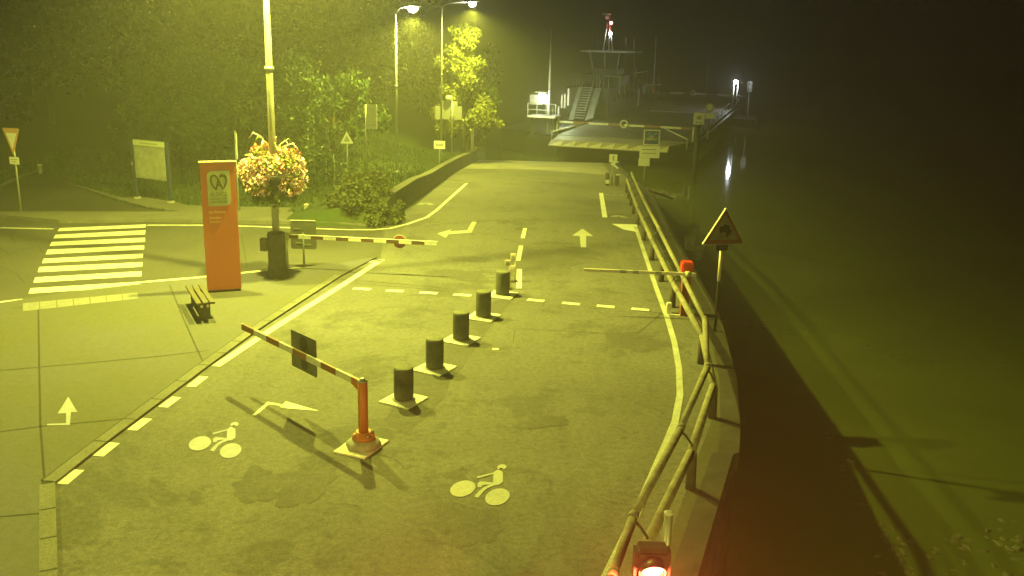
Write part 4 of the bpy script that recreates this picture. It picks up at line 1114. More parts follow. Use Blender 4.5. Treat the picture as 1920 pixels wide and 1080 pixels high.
# ------------------------------------------------------------------ bollards
BP = (((757, 753), (690, 697), 'nearest'), ((815, 694), None, ''), ((864, 640), None, ''), ((906, 597), None, ''), ((942, 556), None, ''))
BL = ('thick dark stone bollard nearest the orange barrier post', 'second thick stone bollard from the orange barrier post', 'middle one of the five thick stone bollards',
      'second farthest of the five thick stone bollards', 'farthest of the five thick stone bollards, beside the white marker posts')
q0 = [(713, 752), (770, 765), (806, 741), (752, 733)]
def make_bollard():
    root = thing('bollard', BL[0], 'bollard', (0, 0, 0), 0, 'stone bollards along the centre of the road')
    n = 32; mb = MB(); rs = random.Random(9)
    prof = [(0.175, 0.03), (0.19, 0.12), (0.19, 0.64), (0.183, 0.672)]
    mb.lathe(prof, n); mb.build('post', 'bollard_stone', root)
    mb = MB(); mb.lathe([(0.182, 0.6725), (0.165, 0.684), (0.08, 0.687), (0.01, 0.688)], n); mb.build('pale_top', 'bollard_top', root)  # top disc in a paler, blotchier stone than the post
    MB().box((0, 0, 0.015), (0.70, 0.70, 0.03), bev=0.008).build('base_plate', 'white_plate', root)
    MB().lathe([(0.23, 0.0302), (0.225, 0.045), (0.19, 0.05)], n).build('collar', 'concrete_block', root)
    return root
def copy_tree(o, parent=None):
    c = o.copy(); COL.objects.link(c)
    if parent is not None: c.parent = parent
    for ch in [x for x in COL.objects if x.parent == o]: copy_tree(ch, c)
    return c
bol = make_bollard()
for i, (bp_, _, _2) in enumerate(BP):
    o = bol if i == 0 else copy_tree(bol)
    o.location = at(bp_[0], bp_[1] - 2); o['label'] = BL[i]
    o.rotation_euler = (0, 0, R((-28, -28, -24, -20, -18)[i]))

# delineators beyond the bollards
def make_delineator():
    root = thing('marker_post', 'slim white marker post with two square heads, nearer of the pair', 'post', (0, 0, 0), 0, 'marker posts beyond the bollards')
    MB().tube([(0.05, 0, 0), (0.05, 0, 0.78)], 0.022, 10).build('stem', 'white_paint', root)
    hd = MB().box((-0.01, 0, 0.74), (0.17, 0.06, 0.17), bev=0.015).build('head', 'white_paint', root)
    MB().plate(circle(-0.02, 0.72, 0.05, 14), -0.036, -0.0305).build('reflector', 'sign_grey', hd)
    MB().box((-0.04, 0, 0.42), (0.18, 0.05, 0.10), bev=0.01).build('lower_plate', 'white_paint', root)
    MB().box((0.02, 0, 0.012), (0.22, 0.18, 0.024), bev=0.004).build('foot', 'dark_metal', root)
    return root
d1 = make_delineator(); d1.location = at(952, 541.5)
d2 = copy_tree(d1); d2.location = at(962, 528); d2['label'] = 'slim white marker post with a square head, farther of the pair'

# ------------------------------------------------------------------ signs on the quay side
def build_slippery():
    b = at(1332, 622); k = px_m(b); b = Vector((b.x + 0.1, b.y, 0))
    ang = R(14)
    zc = z_at(1345, 456, b)
    root = post_sign('warning_sign', 'triangular slippery road warning sign on a pole by the quay', 'road sign', b, zc + 0.45, 0.035, 'dark_metal', rz=ang)
    W = 86 * k; H = 70 * k
    MB().plate(tri(W, zc, H, False, 0.05), -0.075, -0.06).build('red_border', 'sign_shaded_red', root)
    fc = MB().plate(tri(W * 0.70, zc + H * 0.12, H * 0.70, False, 0.03), -0.081, -0.0755).build('face', 'sign_shaded', root)
    # folded rim of the plate (catches the street light at its left edge)
    out = tri(W, zc, H, False, 0.05); mb = MB()
    for i in range(len(out)):
        a, c = Vector((out[i][0], 0, out[i][1])), Vector((out[(i + 1) % len(out)][0], 0, out[(i + 1) % len(out)][1]))
        mb.add([(a.x, -0.085, a.z), (c.x, -0.085, c.z), (c.x, -0.02, c.z), (a.x, -0.02, a.z)], [(0, 1, 2, 3)])
    rim = mb.build('folded_rim', 'sign_white', root)
    so = rim.modifiers.new('thick', 'SOLIDIFY'); so.thickness = 0.008
    # pictogram: tilted car with swerving skid lines
    cz = zc + H * 0.36; mb = MB(); c0, s0 = math.cos(R(-20)), math.sin(R(-20))
    def rot(p): return (p[0] * c0 - p[1] * s0, cz + p[0] * s0 + p[1] * c0)
    mb.plate([rot(p) for p in ((-0.15, -0.03), (0.17, -0.03), (0.17, 0.08), (0.10, 0.09), (0.07, 0.155), (-0.06, 0.155), (-0.10, 0.08), (-0.15, 0.07))], -0.086, -0.0812)
    for x in (-0.085, 0.115): mb.plate([rot((x + 0.04 * math.cos(t), -0.045 + 0.04 * math.sin(t))) for t in np.linspace(0, 6.28, 10)[:-1]], -0.0865, -0.0812)
    for sx in (-1, 1):
        pts = [(sx * 0.02, cz - 0.06), (sx * 0.10 - 0.03, cz - 0.10), (sx * 0.03 + 0.02, cz - 0.14), (sx * 0.14, cz - 0.18)]
        for a, c in zip(pts, pts[1:]):
            mb.plate([(a[0] - 0.014, a[1]), (a[0] + 0.014, a[1]), (c[0] + 0.014, c[1]), (c[0] - 0.014, c[1])], -0.086, -0.0812)
    mb.build('pictogram', 'black', fc)
    MB().box((-0.02, -0.03, zc - 0.09), (0.32, 0.05, 0.15), bev=0.01).build('lamp_box', 'dark_metal', root)
    z1 = zc - 0.17
    MB().tube([(0, 0, z1 - 0.75), (0, 0, z1)], 0.042, 12).build('white_band', 'white_paint', root)
build_slippery()

b = atr(1147, 348); k = px_m(b)
r0 = post_sign('keep_left_sign', 'small square sign above a white arrow plate, at the end of the road', 'road sign', b, z_at(1148, 292, b), 0.035, 'galv_dull')
z1, z0 = z_at(1146, 289, b), z_at(1146, 304, b)
pl = MB().plate(rect(-7.5 * k, z0, 7.5 * k, z1), -0.06, -0.045).build('plate', 'sign_white', r0); MB().box((0.01, -0.063, (z0 + z1) / 2), (3.5 * k, 0.006, 10 * k)).build('symbol', 'sign_grey', pl)
za = z_at(1150, 307, b); ar = MB()
ar.plate([(-5 * k, za + 0.0), (3 * k, za + 5 * k), (12 * k, za + 5 * k), (3 * k, za), (12 * k, za - 8 * k), (8 * k, za - 9 * k)], -0.09, -0.065); ar.build('arrow_plate', 'sign_white', r0)
MB().plate(circle(7 * k, za - 1 * k, 7 * k, 18), -0.06, -0.048).build('round_plate', 'sign_blue', r0)
for s in (-1, 1): MB().box((s * 9 * k, 0, 0.35), (0.22, 0.22, 0.7), bev=0.03).build('foot_block', 'bollard_stone', r0)
MB().box((-9 * k, -0.12, 0.22), (0.2, 0.02, 0.2)).build('reflector', 'sign_white', r0); MB().box((10 * k, -0.12, 0.62), (0.22, 0.03, 0.08)).build('reflector', 'sign_white', r0)

b = atr(1207, 350); b = Vector((b.x, b.y, road_z(b.y))); k = px_m(b)
r0 = post_sign('ferry_sign', 'blue square pictogram sign above two pale plates at the ramp corner', 'road sign', b, z_at(1210, 246, b), 0.04, 'galv')
z1, z0 = z_at(1216, 243, b), z_at(1216, 272, b)
fr = MB().plate(rect(-6 * k, z0, 24 * k, z1), -0.06, -0.045).build('plate_border', 'sign_white', r0)
bl = MB().plate(rect(-4 * k, z0 + 2 * k, 22 * k, z1 - 2 * k), -0.066, -0.0605).build('blue_face', 'sign_blue', r0)
mb = MB(); cx, cz = 9 * k, (z0 + z1) / 2
mb.plate([(cx - 10 * k, cz - 5 * k), (cx + 9 * k, cz - 5 * k), (cx + 11 * k, cz - 1 * k), (cx - 11 * k, cz - 1 * k)], -0.071, -0.067)
mb.plate([(cx - 6 * k, cz), (cx + 5 * k, cz), (cx + 3 * k, cz + 4 * k), (cx - 4 * k, cz + 4 * k)], -0.071, -0.067)
mb.plate([(cx - 9 * k, cz + 6 * k), (cx - 2 * k, cz + 9 * k), (cx - 2 * k, cz + 7.5 * k), (cx - 9 * k, cz + 4.5 * k)], -0.071, -0.067)
mb.plate([(cx + 2 * k, cz + 6 * k), (cx + 9 * k, cz + 10 * k), (cx + 10 * k, cz + 8 * k), (cx + 3 * k, cz + 4.5 * k)], -0.071, -0.067)
mb.build('pictogram', 'poster', bl)
mb = MB(); mb.plate([(cx - 10 * k, cz - 11 * k), (cx - 4 * k, cz - 6.5 * k), (cx - 3 * k, cz - 7.5 * k), (cx - 8 * k, cz - 11 * k)], -0.071, -0.067); mb.build('red_stroke', 'red_paint', bl)
za, zb = z_at(1214, 274, b), z_at(1214, 296, b); MB().plate(rect(-12 * k, zb, 25.5 * k, za), -0.06, -0.045).build('middle_plate', 'sign_white', r0)
for j in range(2): MB().box((6 * k, -0.063, za - (6 + 7 * j) * k), (26 * k, 0.004, 1.6 * k)).build('lettering', 'poster', r0)
za, zb = zb - 0.01, z_at(1205, 311, b); MB().plate(rect(-13 * k, zb, 8 * k, za), -0.06, -0.045).build('lower_plate', 'sign_white', r0)
# slatted landing steps down to the water
q = atd(1212, 335, b.y + 0.8)
o = thing('landing_steps', 'narrow grated steps on the quay slope behind the blue sign', 'steps', (quay_x(b.y) + 0.05, b.y + 0.4, road_z(b.y)))
for j in range(4): MB().box((0.3 + 0.42 * j, 0.25 * j, -0.18 - 0.12 * j), (0.34, 0.9, 0.05), bev=0.005).build('step', 'wall_cap', o)
MB().tube([(0, -0.4, -0.1), (1.9, 0.4, -0.75)], 0.05, 8).build('stringer', 'dark_metal', o)

# dolphin pile with signs, standing in the river
def build_dolphin():
    y = 66.0; p = atd(1309, 236, y); k = y / FPX
    root = thing('mooring_pile', 'dark pile in the river with a square sign and a round sign', 'pile', (p.x, y, WATER))
    zt = p.z - WATER
    MB().tube([(0, 0, -2.0), (0, 0, zt)], 0.17, 16).build('pile', 'pile_dark', root)
    MB().tube([(0, -0.05, zt), (0, -0.05, zt + 0.9)], 0.04, 10).build('sign_pole', 'galv', root)
    z1, z0 = atd(1309, 211, y).z - WATER, atd(1309, 233, y).z - WATER
    s_ = MB().plate(rect(-10 * k, z0, 10 * k, z1), -0.14, -0.12).build('square_sign', 'sign_white', root)
    MB().box((0, -0.142, (z0 + z1) / 2 + 0.05), (9 * k, 0.004, 6 * k)).build('symbol', 'sign_grey', s_); MB().box((0, -0.142, z0 + 0.14), (13 * k, 0.004, 2 * k)).build('lettering', 'sign_grey', s_)
    zc = atd(1327, 201, y).z - WATER
    rd = MB().plate(circle(18.5 * k, zc, 8.5 * k, 24), -0.10, -0.08).build('round_sign', 'sign_grey', root); MB().plate(circle(18.5 * k, zc, 5.8 * k, 20), -0.106, -0.1005).build('round_face', 'sign_white', rd)
    z1, z0 = atd(1327, 212, y).z - WATER, atd(1327, 222, y).z - WATER
    MB().plate(rect(11 * k, z0, 29 * k, z1), -0.12, -0.10).build('lower_sign', 'sign_white', root)
    MB().tube([(19 * k, 0, zt - 1.1), (19 * k, 0, zc)], 0.03, 8).build('thin_pole', 'dark_metal', root)
    MB().tube([(19 * k, 0, zt - 0.9), (19 * k, 0, zt - 0.3)], 0.05, 8).build('white_sleeve', 'sign_grey', root)
    MB().box((9.5 * k, 0, zt - 1.0), (21 * k, 0.08, 0.08)).build('cross_bar', 'dark_metal', root)
build_dolphin()

# ------------------------------------------------------------------ traffic signal, bottom right
def build_signal():
    y = 9.3; c = atd(1222, 1060, y); k = y / FPX * 1.12
    root = thing('traffic_signal', 'low traffic signal glowing red at the foot of the log fence', 'traffic light', (c.x, c.y, 0.0))
    post = atd(1254, 962, y + 0.35); px_, zt = post.x - c.x, post.z
    MB().tube([(px_, 0.35, -0.1), (px_, 0.35, zt)], 0.05, 18).build('pole', 'galv', root)
    MB().lathe([(0.055, zt - 0.01), (0.055, zt + 0.01), (0.03, zt + 0.02)], 18, (px_, 0.35, 0)).build('pole_cap', 'steel_white', root)
    MB().box((px_ * 0.5, 0.25, c.z - 0.05), (px_ + 0.05, 0.05, 0.06)).box((px_ * 0.5, 0.25, c.z - 0.7), (px_ + 0.05, 0.05, 0.06)).build('bracket', 'dark_metal', root)
    hs = MB().box((0.01, 0.10, c.z - 0.36), (0.40, 0.26, 1.10), bev=0.05).build('housing', 'signal_grey', root)
    for i, m in enumerate(('lens_red', 'lens_amber_off', 'lens_dark')):
        z = c.z - 0.33 * i
        ln = MB(); vs = []
        for rr_, dy in ((0.128, -0.035), (0.12, -0.05), (0.06, -0.062), (0.01, -0.066)): vs += [(rr_ * math.cos(2 * math.pi * j / 24), dy, z + rr_ * math.sin(2 * math.pi * j / 24)) for j in range(24)]
        fs = [(a * 24 + j, a * 24 + (j + 1) % 24, a * 24 + 24 + (j + 1) % 24, a * 24 + 24 + j) for a in range(3) for j in range(24)] + [tuple(range(72, 96))]
        ln.add(vs, fs, True); ln.build('lens', m, root)
        vis = MB(); vs = []
        for dy, s_ in ((-0.03, 1.0), (-0.26, 1.02)):
            for a in np.linspace(-25, 205, 20): vs.append((0.135 * s_ * math.cos(R(a)), dy - (0.0 if dy > -0.1 else -0.10 * (1 - math.sin(R(max(0, min(180, a)))))), z + 0.135 * s_ * math.sin(R(a))))
        vis.add(vs, [(j, j + 1, 21 + j, 20 + j) for j in range(19)], True); vo = vis.build('hood', 'dark_metal', root)
        so = vo.modifiers.new('thick', 'SOLIDIFY'); so.thickness = 0.006
    g = point_light('signal_light', (c.x, c.y - 0.34, c.z - 0.04), 950, (1.0, 0.10, 0.035), 0.07)
build_signal()

# ------------------------------------------------------------------ ferry
def build_ferry():
    Z0 = -1.3; ANG = R(-17); O = Vector((8.5, 76.5, Z0))
    ax, ay = Vector((math.cos(ANG), math.sin(ANG), 0)), Vector((-math.sin(ANG), math.cos(ANG), 0))
    root = thing('ferry', 'flat car ferry moored at the ramp, wheelhouse and stairs on its left side', 'ferry', O, ANG)
    def FL(px, py, u):
        d = ray(px, py); t = (u + ay.dot(O) - 0) / ay.dot(d)
        p = Vector((0, 0, CAM_H)) + d * t - O
        return Vector((p.dot(ax), u, p.z))
    B = lambda n, m, c, d, par=root, **k: MB().box(c, d, **k).build(n, m, par)
    W = 5.5; L = 46
    mb = MB()
    hullp = [(-W - 5.6, 3), (-W - 0.2, 0), (W + 0.2, 0), (W + 0.4, 2), (W + 0.4, L - 2), (W, L), (-W, L), (-W - 5.6, L - 8)]
    n = len(hullp); mb.add([(x, y, -2.4) for x, y in hullp] + [(x, y, -0.06) for x, y in hullp], [tuple(range(n))[::-1], tuple(range(n, 2 * n))] + [(i, (i + 1) % n, n + (i + 1) % n, n + i) for i in range(n)])
    mb.build('hull', 'hull_dark', root)
    dk = B('deck', 'deck_steel', (0, L / 2, -0.02), (2 * W, L, 0.06))
    for v in (-2.75, 0, 2.75):
        for j in range(9): B('lane_mark', 'flap_steel', (v, 2.5 + j * 5.0, 0.015), (0.12, 2.2, 0.01), dk)
    B('rubbing_strake', 'steel_green', (W + 0.1, L / 2, 0.12), (0.25, L - 2, 0.3)); B('side_coaming', 'steel_green', (-W - 0.1, L / 2, 0.1), (0.2, L, 0.25))
    B('threshold', 'steel_white', (1.5, L * 0.62, 0.03), (8, 0.5, 0.03))
    # loading flap; pale teeth paint the light between the lip's serrated shadows
    a, b_ = FL(1036, 262, -4.2), FL(1206, 268, -4.2); c, d = FL(1023, 270.5, -5.0), FL(1222, 281, -5.0)
    fx0, fx1 = a.x, min(a.x + 8.6, W)
    mb = MB(); q = [(-W + 0.2, 0, -0.02), (W - 0.2, 0, -0.02), (fx1 + 0.3, -4.2, a.z), (fx0, -4.2, a.z)]
    mb.add(q + [(x, y, z - 0.22) for x, y, z in q], [(0, 1, 2, 3), (7, 6, 5, 4), (0, 4, 5, 1), (1, 5, 6, 2), (2, 6, 7, 3), (3, 7, 4, 0)])
    fl = mb.build('loading_flap', 'flap_steel', root)
    N = 9; tw = (fx1 + 0.3 - fx0 + 0.2) / N
    for i in range(N):
        x0, x1 = fx0 - 0.1 + tw * i, fx0 - 0.1 + tw * (i + 1)
        mb = MB(); zt, zb = a.z + 0.02, c.z - 0.05
        mb.add([(x0, -4.2, zt), (x1, -4.2, zt), (x1 - 0.02, -5.0, zb), (x0 - 0.02, -5.0, zb), (x0, -4.2, zt - 0.15), (x1, -4.2, zt - 0.15), (x1 - 0.02, -5.0, zb - 0.06), (x0 - 0.02, -5.0, zb - 0.06)],
               [(0, 1, 2, 3), (7, 6, 5, 4), (0, 4, 5, 1), (1, 5, 6, 2), (2, 6, 7, 3), (3, 7, 4, 0)]); f1 = mb.build('lip_plate', 'flap_steel', fl)
        mb = MB(); mb.add([(x0, -4.99, zb + 0.012), (x1 - 0.05, -4.99, zb + 0.012), (x1 - 0.05, -4.25, zt + 0.008)], [(0, 1, 2)]); mb.build('lit_tooth', 'flap_lit', fl)
    # booms, braces, end posts
    for u, m_, px in ((0.4, 1.02, 1170), (L - 0.8, 1.0, 1237)):
        s = 1 if u < 5 else -1
        bm_ = MB().box((0, 0, 0), (2 * W - 0.1, 0.08, 0.17), bev=0.01).build('boom', 'ferry_boom_stripes', root, (0, u, m_))
        rg = MB(); pts = [(0.28 * math.cos(t), -0.10, 0.10 + 0.28 * math.sin(t)) for t in np.linspace(0, 2 * math.pi, 19)]; rg.tube(pts, 0.075, 8, cap=False); rg.build('ring', 'steel_white', bm_)
        for sd in (-1, 1):
            MB().tube([(sd * W, u, 0), (sd * W, u, m_ + 0.15)], 0.09, 10).build('boom_post', 'steel_white', root)
            MB().tube([(sd * (W - 2.4), u, m_ - 0.02), (sd * (W - 0.15), u - s * 2.3, 0.42)], 0.055, 8).build('brace', 'steel_white', root)
            MB().tube([(sd * (W - 0.15), u - s * 2.3, -0.3), (sd * (W - 0.15), u - s * 2.3, 0.48)], 0.05, 8).build('brace_post', 'galv_dull', root)
    # front left platform with light and mast
    p0, p1 = FL(989, 218, -0.5), FL(1041, 221, -0.5)
    fz = p0.z; cx = (p0.x + p1.x) / 2; w_ = p1.x - p0.x
    pf = B('platform', 'steel_white', (cx, 0.4, fz), (w_, 1.9, 0.14))
    B('platform_leg', 'steel_green', (p0.x + 0.2, 0.4, fz / 2 - 0.8), (0.2, 0.2, fz + 1.6)); B('platform_leg', 'steel_green', (p1.x - 0.2, 0.4, fz / 2 - 0.5), (0.2, 0.2, fz + 1.0))
    B('platform_base', 'hull_dark', (cx, 1.2, -1.0), (w_ + 0.4, 3.0, 1.6))
    for f in (0, 0.33, 0.66, 1): MB().tube([(p0.x + f * w_, -0.45, fz), (p0.x + f * w_, -0.45, fz + 1.05)], 0.03, 6).build('rail_post', 'steel_white', pf)
    for hz in (0.55, 1.05): MB().tube([(p0.x, -0.45, fz + hz), (p1.x, -0.45, fz + hz)], 0.025, 6).build('hand_rail', 'steel_white', pf)
    q0, q1 = FL(993, 196, 0.3), FL(1018, 178, 0.3); B('cabinet', 'flap_steel', ((q0.x + q1.x) / 2, 0.5, (q0.z + q1.z) / 2), (q1.x - q0.x, 0.5, q1.z - q0.z), bev=0.04)
    q = FL(1023, 186, 0.0); g = MB().box((q.x, -0.2, q.z), (0.32, 0.12, 0.62), bev=0.04); g.box((q.x - 0.25, -0.2, q.z + 0.38), (0.5, 0.12, 0.14), bev=0.03); g.build('work_light', 'white_glow', root)
    q2 = FL(1022, 173, 0.0); B('light_roof', 'steel_white', (q2.x - 0.25, 0, q2.z), (1.1, 0.6, 0.06))
    lw = O + ax * q.x + ay * (-2.2) + Vector((0, 0, q.z)); 
    t = FL(1034, 52, 0.6); bt_ = FL(1033, 196, 0.6)
    ms = MB().tube([(t.x, 0.6, 0), (t.x, 0.6, t.z * 0.6), (t.x, 0.6, t.z)], [0.13, 0.09, 0.04], 10).build('mast', 'steel_white', root)
    for px in (1036, 1047): q = FL(px, 222, 1.5); MB().tube([(q.x, 1.5, 0), (q.x, 1.5, FL(px, 199, 1.5).z)], 0.09, 8).build('bulwark_post', 'steel_white', root)
    # lit rails left of the stairs
    for px, y0, y1 in ((1053, 178, 203), (1058.5, 176, 203), (1065, 166, 198)):
        a, c = FL(px, y1, 12), FL(px, y0, 12); MB().box((a.x, 12, (a.z + c.z) / 2), (0.14, 0.14, c.z - a.z), bev=0.02).build('lit_post', 'white_paint', root)
    q = FL(1062, 190, 9); lw2 = O + ax * (q.x) + ay * 8.5 + Vector((0, 0, 2.2))
    # stairs
    u0, u1 = 13.5, 17.0; bl_, br = FL(1066, 221, u0), FL(1110, 223, u0); tz = FL(1095, 164, u1).z
    x0, x1 = bl_.x, br.x; sw = x1 - x0
    stt = MB()
    for k_ in range(13):
        f = (k_ + 0.5) / 13; stt.box((x0 + sw * 0.45, u0 + (u1 - u0) * f, tz * (k_ + 1) / 13), (sw * 0.42, 0.30, 0.05))
    so_ = stt.build('stair_treads', 'steel_white', root)
    for f0, f1, m_ in ((0.0, 0.2, 'steel_white'), (0.70, 1.0, 'steel_white')):
        mb = MB(); xa, xb = x0 + sw * f0, x0 + sw * f1
        mb.add([(xa, u0, 0), (xb, u0, 0), (xb, u1, tz), (xa, u1, tz), (xa, u0 + 0.25, 0), (xb, u0 + 0.25, 0), (xb, u1 + 0.25, tz), (xa, u1 + 0.25, tz)], [(0, 1, 2, 3), (7, 6, 5, 4), (0, 4, 5, 1), (1, 5, 6, 2), (2, 6, 7, 3), (3, 7, 4, 0)])
        mb.build('stair_side_panel', m_, so_)
    for f in (0.22, 0.68, 0.99): MB().tube([(x0 + sw * f, u0 - 0.05, 0.9), (x0 + sw * f, u1, tz + 0.9), (x0 + sw * f, u1 + 1, tz + 0.9)], 0.035, 6).build('stair_rail', 'steel_white', so_)
    # deckhouse
    dz = tz
    dh = B('deckhouse', 'steel_green', ((x0 - 1.2 + x1 + 0.7) / 2, 26, dz / 2), (x1 - x0 + 1.9, 17.6, dz - 0.05))
    dh2 = B('side_casing', 'hull_dark', (-W - 0.9, 31, dz / 2 - 0.3), (1.9, 24, dz - 0.5))
    for j in range(6): MB().box((x1 + 0.72, 20 + j * 2.4, dz * 0.62), (0.05, 1.1, 0.7), bev=0.02).build('window', 'glass_dark', dh)
    B('door', 'steel_white', (x1 + 0.72, 34.0, 1.0), (0.05, 0.8, 1.9), dh)
    for px in (1076, 1081, 1086, 1119, 1124, 1131, 1141): 
        a = FL(px, 160, 17.5); MB().tube([(a.x, 17.5, dz), (a.x, 17.5, dz + 1.15)], 0.03, 6).build('rail_post', 'steel_white', dh)
    MB().tube([(x0 - 1.0, 17.5, dz + 1.15), (x0 + 0.2, 17.5, dz + 1.15)], 0.03, 6).build('hand_rail', 'steel_white', dh)
    MB().tube([(x1, 17.5, dz + 1.15), (x1 + 1.6, 17.5, dz + 1.15), (x1 + 1.6, 34, dz + 1.15)], 0.03, 6).build('hand_rail', 'steel_white', dh)
    for j in range(7): MB().tube([(x1 + 1.6, 18 + j * 2.6, dz - 0.6), (x1 + 1.6, 18 + j * 2.6, dz + 1.15)], 0.03, 6).build('rail_post', 'steel_white', dh)
    # wheelhouse
    uW = 19.0
    a, c = FL(1106, 128, uW), FL(1150, 99, uW); bz = FL(1130, 150, uW).z
    wh = MB(); xs0, xs1, zs0, zs1 = a.x, c.x + 0.5, a.z, c.z
    wh.box(((xs0 + xs1) / 2 + 0.1, uW + 1.8, (dz + zs0) / 2), (xs1 - xs0 - 0.3, 3.4, zs0 - dz), bev=0.03)
    w_o = wh.build('wheelhouse', 'steel_green', root)
    gl = MB(); gq = [(xs0 + 0.25, uW + 0.25), (xs1 - 0.1, uW + 0.25), (xs1 - 0.1, uW + 3.3), (xs0 + 0.25, uW + 3.3)]; gt = [(xs0 - 0.05, uW - 0.1), (xs1 + 0.15, uW - 0.1), (xs1 + 0.15, uW + 3.6), (xs0 - 0.05, uW + 3.6)]
    gl.add([(x, y, zs0 + 0.01) for x, y in gq] + [(x, y, zs1) for x, y in gt], [(i, (i + 1) % 4, 4 + (i + 1) % 4, 4 + i) for i in range(4)] + [(4, 5, 6, 7)]); gl.build('windows', 'glass_dark', w_o)
    for (x, y), (X, Y) in zip(gq + [((gq[0][0] + gq[1][0]) / 2, gq[0][1])], gt + [((gt[0][0] + gt[1][0]) / 2, gt[0][1])]):
        MB().tube([(x, y - 0.02, zs0), (X, Y - 0.02, zs1)], 0.055, 6).build('window_pillar', 'steel_white', w_o)
    r0_, r1_ = FL(1090, 97, uW), FL(1190, 100, uW)
    B('wheelhouse_roof', 'steel_white', ((r0_.x + r1_.x) / 2, uW + 1.8, zs1 + 0.08), (r1_.x - r0_.x, 4.6, 0.13), w_o, bev=0.03)
    B('lower_cab', 'steel_green', ((xs0 + xs1) / 2, uW + 1.6, (dz + zs0) / 2 - 0.15), (xs1 - xs0 + 1.3, 3.0, (zs0 - dz) * 0.5), w_o, bev=0.05)
    # signal mast on the wheelhouse
    zr = zs1 + 0.14
    for (ax_, ay_), (bx, by) in (((1131, 92), (1139, 42)), ((1142, 92), (1143, 34)), ((1149, 95), (1144, 50))):
        a, c = FL(ax_, ay_, uW + 1), FL(bx, by, uW + 1.3); MB().tube([(a.x, uW + 1, zr), (c.x, uW + 1.3, c.z)], 0.06, 6).build('signal_mast', 'steel_white', root)
    q = FL(1138, 26.5, uW + 1.3); B('radar_bar', 'steel_white', (q.x, uW + 1.3, q.z), (0.9, 0.12, 0.1)); B('radar_motor', 'steel_white', (q.x + 0.05, uW + 1.3, q.z - 0.28), (0.36, 0.36, 0.4), bev=0.08)
    for (px, py, m_, col) in ((1146, 43, 'red_glow', (1, 0.08, 0.1)), (1145, 63, 'white_glow', (0.9, 0.95, 1))):
        q = FL(px, py, uW + 0.9); MB().lathe([(0.03, -0.16), (0.13, -0.1), (0.15, 0.04), (0.10, 0.12), (0.03, 0.14)], 12, (q.x, uW + 0.9, q.z)).build('navigation_light', m_, root)
    for px, y0, y1 in ((1112, 45, 95), (1121, 68, 96), (1174, 70, 96), (1189, 72, 130)):
        a, c = FL(px, y1, uW + 2), FL(px, y0, uW + 2); MB().tube([(a.x, uW + 2, a.z - 0.1), (c.x, uW + 2, c.z)], 0.025, 5).build('aerial', 'steel_white', root)
    q0, q1 = FL(1186, 144, 26), FL(1193, 128, 26); B('locker', 'steel_white', ((q0.x + q1.x) / 2, 26, (q0.z + q1.z) / 2), (q1.x - q0.x, 0.4, q1.z - q0.z), bev=0.03)
    # far platform with panels and mast
    uP = 40.0; p0, p1 = FL(1197, 158, uP), FL(1235, 156, uP)
    pf = B('platform', 'steel_white', ((p0.x + p1.x) / 2, uP + 1, p0.z), (p1.x - p0.x, 2, 0.15))
    B('platform_leg', 'hull_dark', ((p0.x + p1.x) / 2, uP + 2.2, p0.z / 2), (1.2, 1.2, p0.z))
    for j in range(6): x = p0.x + (p1.x - p0.x) * j / 5; MB().tube([(x, uP, p0.z), (x, uP, FL(1200, 141, uP).z)], 0.04, 6).build('rail_post', 'steel_white', pf)
    for j, (a0, a1, m_) in enumerate(((1199, 1210, 'steel_white'), (1211, 1217, 'sign_blue'), (1218, 1228, 'orange_panel'))):
        q0, q1 = FL(a0, 160, uP), FL(a1, 177, uP); q2 = FL(a1, 162, uP)
        mb = MB(); mb.plate([(q0.x, q0.z), (q1.x, q2.z), (q1.x, q1.z), ((q0.x + q1.x) / 2, q1.z + 0.2)], uP - 0.1, uP - 0.05); mb.build('skirt_panel', m_, pf)
    t = FL(1230, 70, uP + 0.5); MB().tube([(t.x, uP + 0.5, p0.z), (t.x, uP + 0.5, t.z)], [0.14, 0.06], 8).build('mast', 'steel_white', root)
    t = FL(1329, 100, 44); MB().tube([(t.x, 44, 0.5), (t.x, 44, t.z)], [0.06, 0.035], 6).build('thin_mast', 'galv_dull', root)
    # light on the right side and the small cabin beyond it
    uR = 34.0; f_ = FL(1376, 197, uR); lx = f_.x; q = FL(1377, 153, uR)
    for dx in (-0.15, 0.25): MB().tube([(lx + dx, uR, f_.z), (lx + dx, uR, q.z)], 0.06, 8).build('lamp_post', 'steel_white', root)
    MB().lathe([(0.03, -0.2), (0.2, -0.12), (0.22, 0.08), (0.05, 0.2)], 12, (lx, uR - 0.1, q.z)).build('deck_lamp', 'white_glow', root)
    lw3 = O + ax * lx + ay * (uR - 0.6) + Vector((0, 0, q.z))
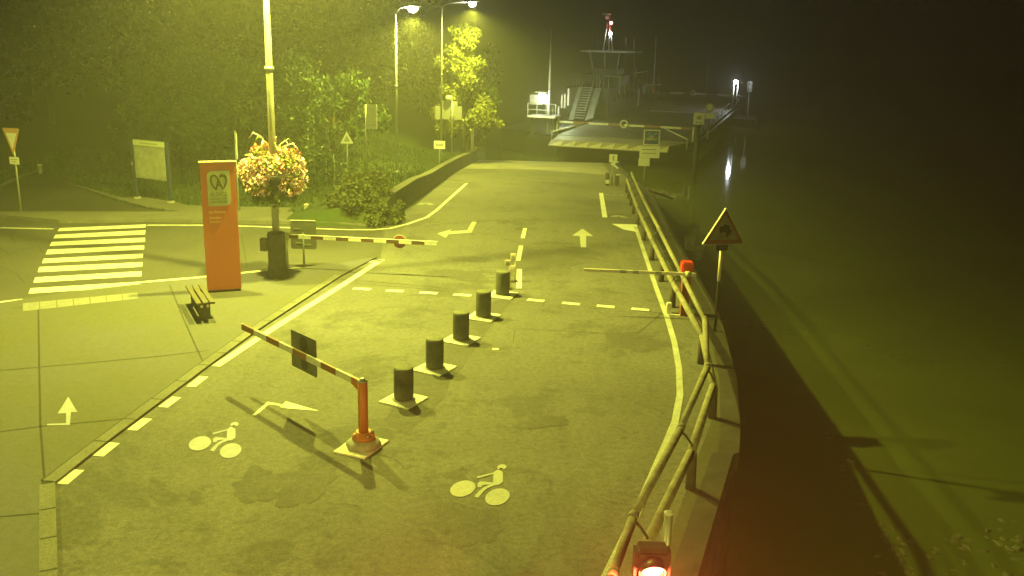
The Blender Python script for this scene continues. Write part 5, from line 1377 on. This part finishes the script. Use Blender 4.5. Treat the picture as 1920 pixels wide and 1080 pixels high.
    q0, q1 = FL(1400, 172, uR + 3), FL(1412, 152, uR + 3); B('small_cabin', 'steel_white', ((q0.x + q1.x) / 2, uR + 3, (q0.z + q1.z) / 2), (q1.x - q0.x, 0.8, q1.z - q0.z), bev=0.08)
    MB().tube([(lx + 0.3, uR, f_.z + 1.1), (q0.x, uR + 2.8, q0.z - 0.7)], 0.06, 6).tube([((q0.x + q1.x) / 2, uR + 3, -2.2), ((q0.x + q1.x) / 2, uR + 3, q0.z)], 0.12, 6).build('gangway_rail', 'galv_dull', root)
    B('side_float', 'hull_dark', ((lx + q1.x) / 2, uR + 2, -1.4), (q1.x - lx + 1.6, 6, 1.3))
    for j in range(10): MB().tube([(W + 0.05, 3 + j * 4, 0.2), (W + 0.05, 3 + j * 4, 0.95)], 0.03, 5).build('side_rail_post', 'steel_green', root)
    MB().tube([(W + 0.05, 3, 0.95), (W + 0.05, 39, 0.95)], 0.03, 5).build('side_rail', 'steel_green', root)
    point_light('ferry_work_light', lw, 380, (0.9, 1.0, 0.55), 0.1)
    point_light('ferry_stair_fill', lw2, 700, (0.85, 1.0, 0.6), 0.1)  # unseen lamp added in front of the stairs to brighten them
    point_light('ferry_deck_light', lw3, 420, (0.9, 0.95, 1.0), 0.1)
    q = FL(1145, 63, uW + 0.9); 
build_ferry()

# ------------------------------------------------------------------ night haze, lit by the lamps
def build_haze():
    me = bpy.data.meshes.new('haze'); bm = bmesh.new(); bmesh.ops.create_cube(bm, size=1); bm.to_mesh(me); bm.free()
    o = link(bpy.data.objects.new('haze', me)); o.scale = (900, 520, 28.5); o.location = (0, 190, 6.75)
    m = bpy.data.materials.new('haze'); m.use_nodes = True; n = m.node_tree; n.nodes.clear()
    out = n.nodes.new('ShaderNodeOutputMaterial'); v = n.nodes.new('ShaderNodeVolumePrincipled')
    v.inputs['Color'].default_value = (0.96, 0.96, 0.93, 1); v.inputs['Density'].default_value = 0.0030; v.inputs['Anisotropy'].default_value = 0.35
    n.links.new(v.outputs[0], out.inputs['Volume']); me.materials.append(m); o['kind'] = 'stuff'
build_haze()
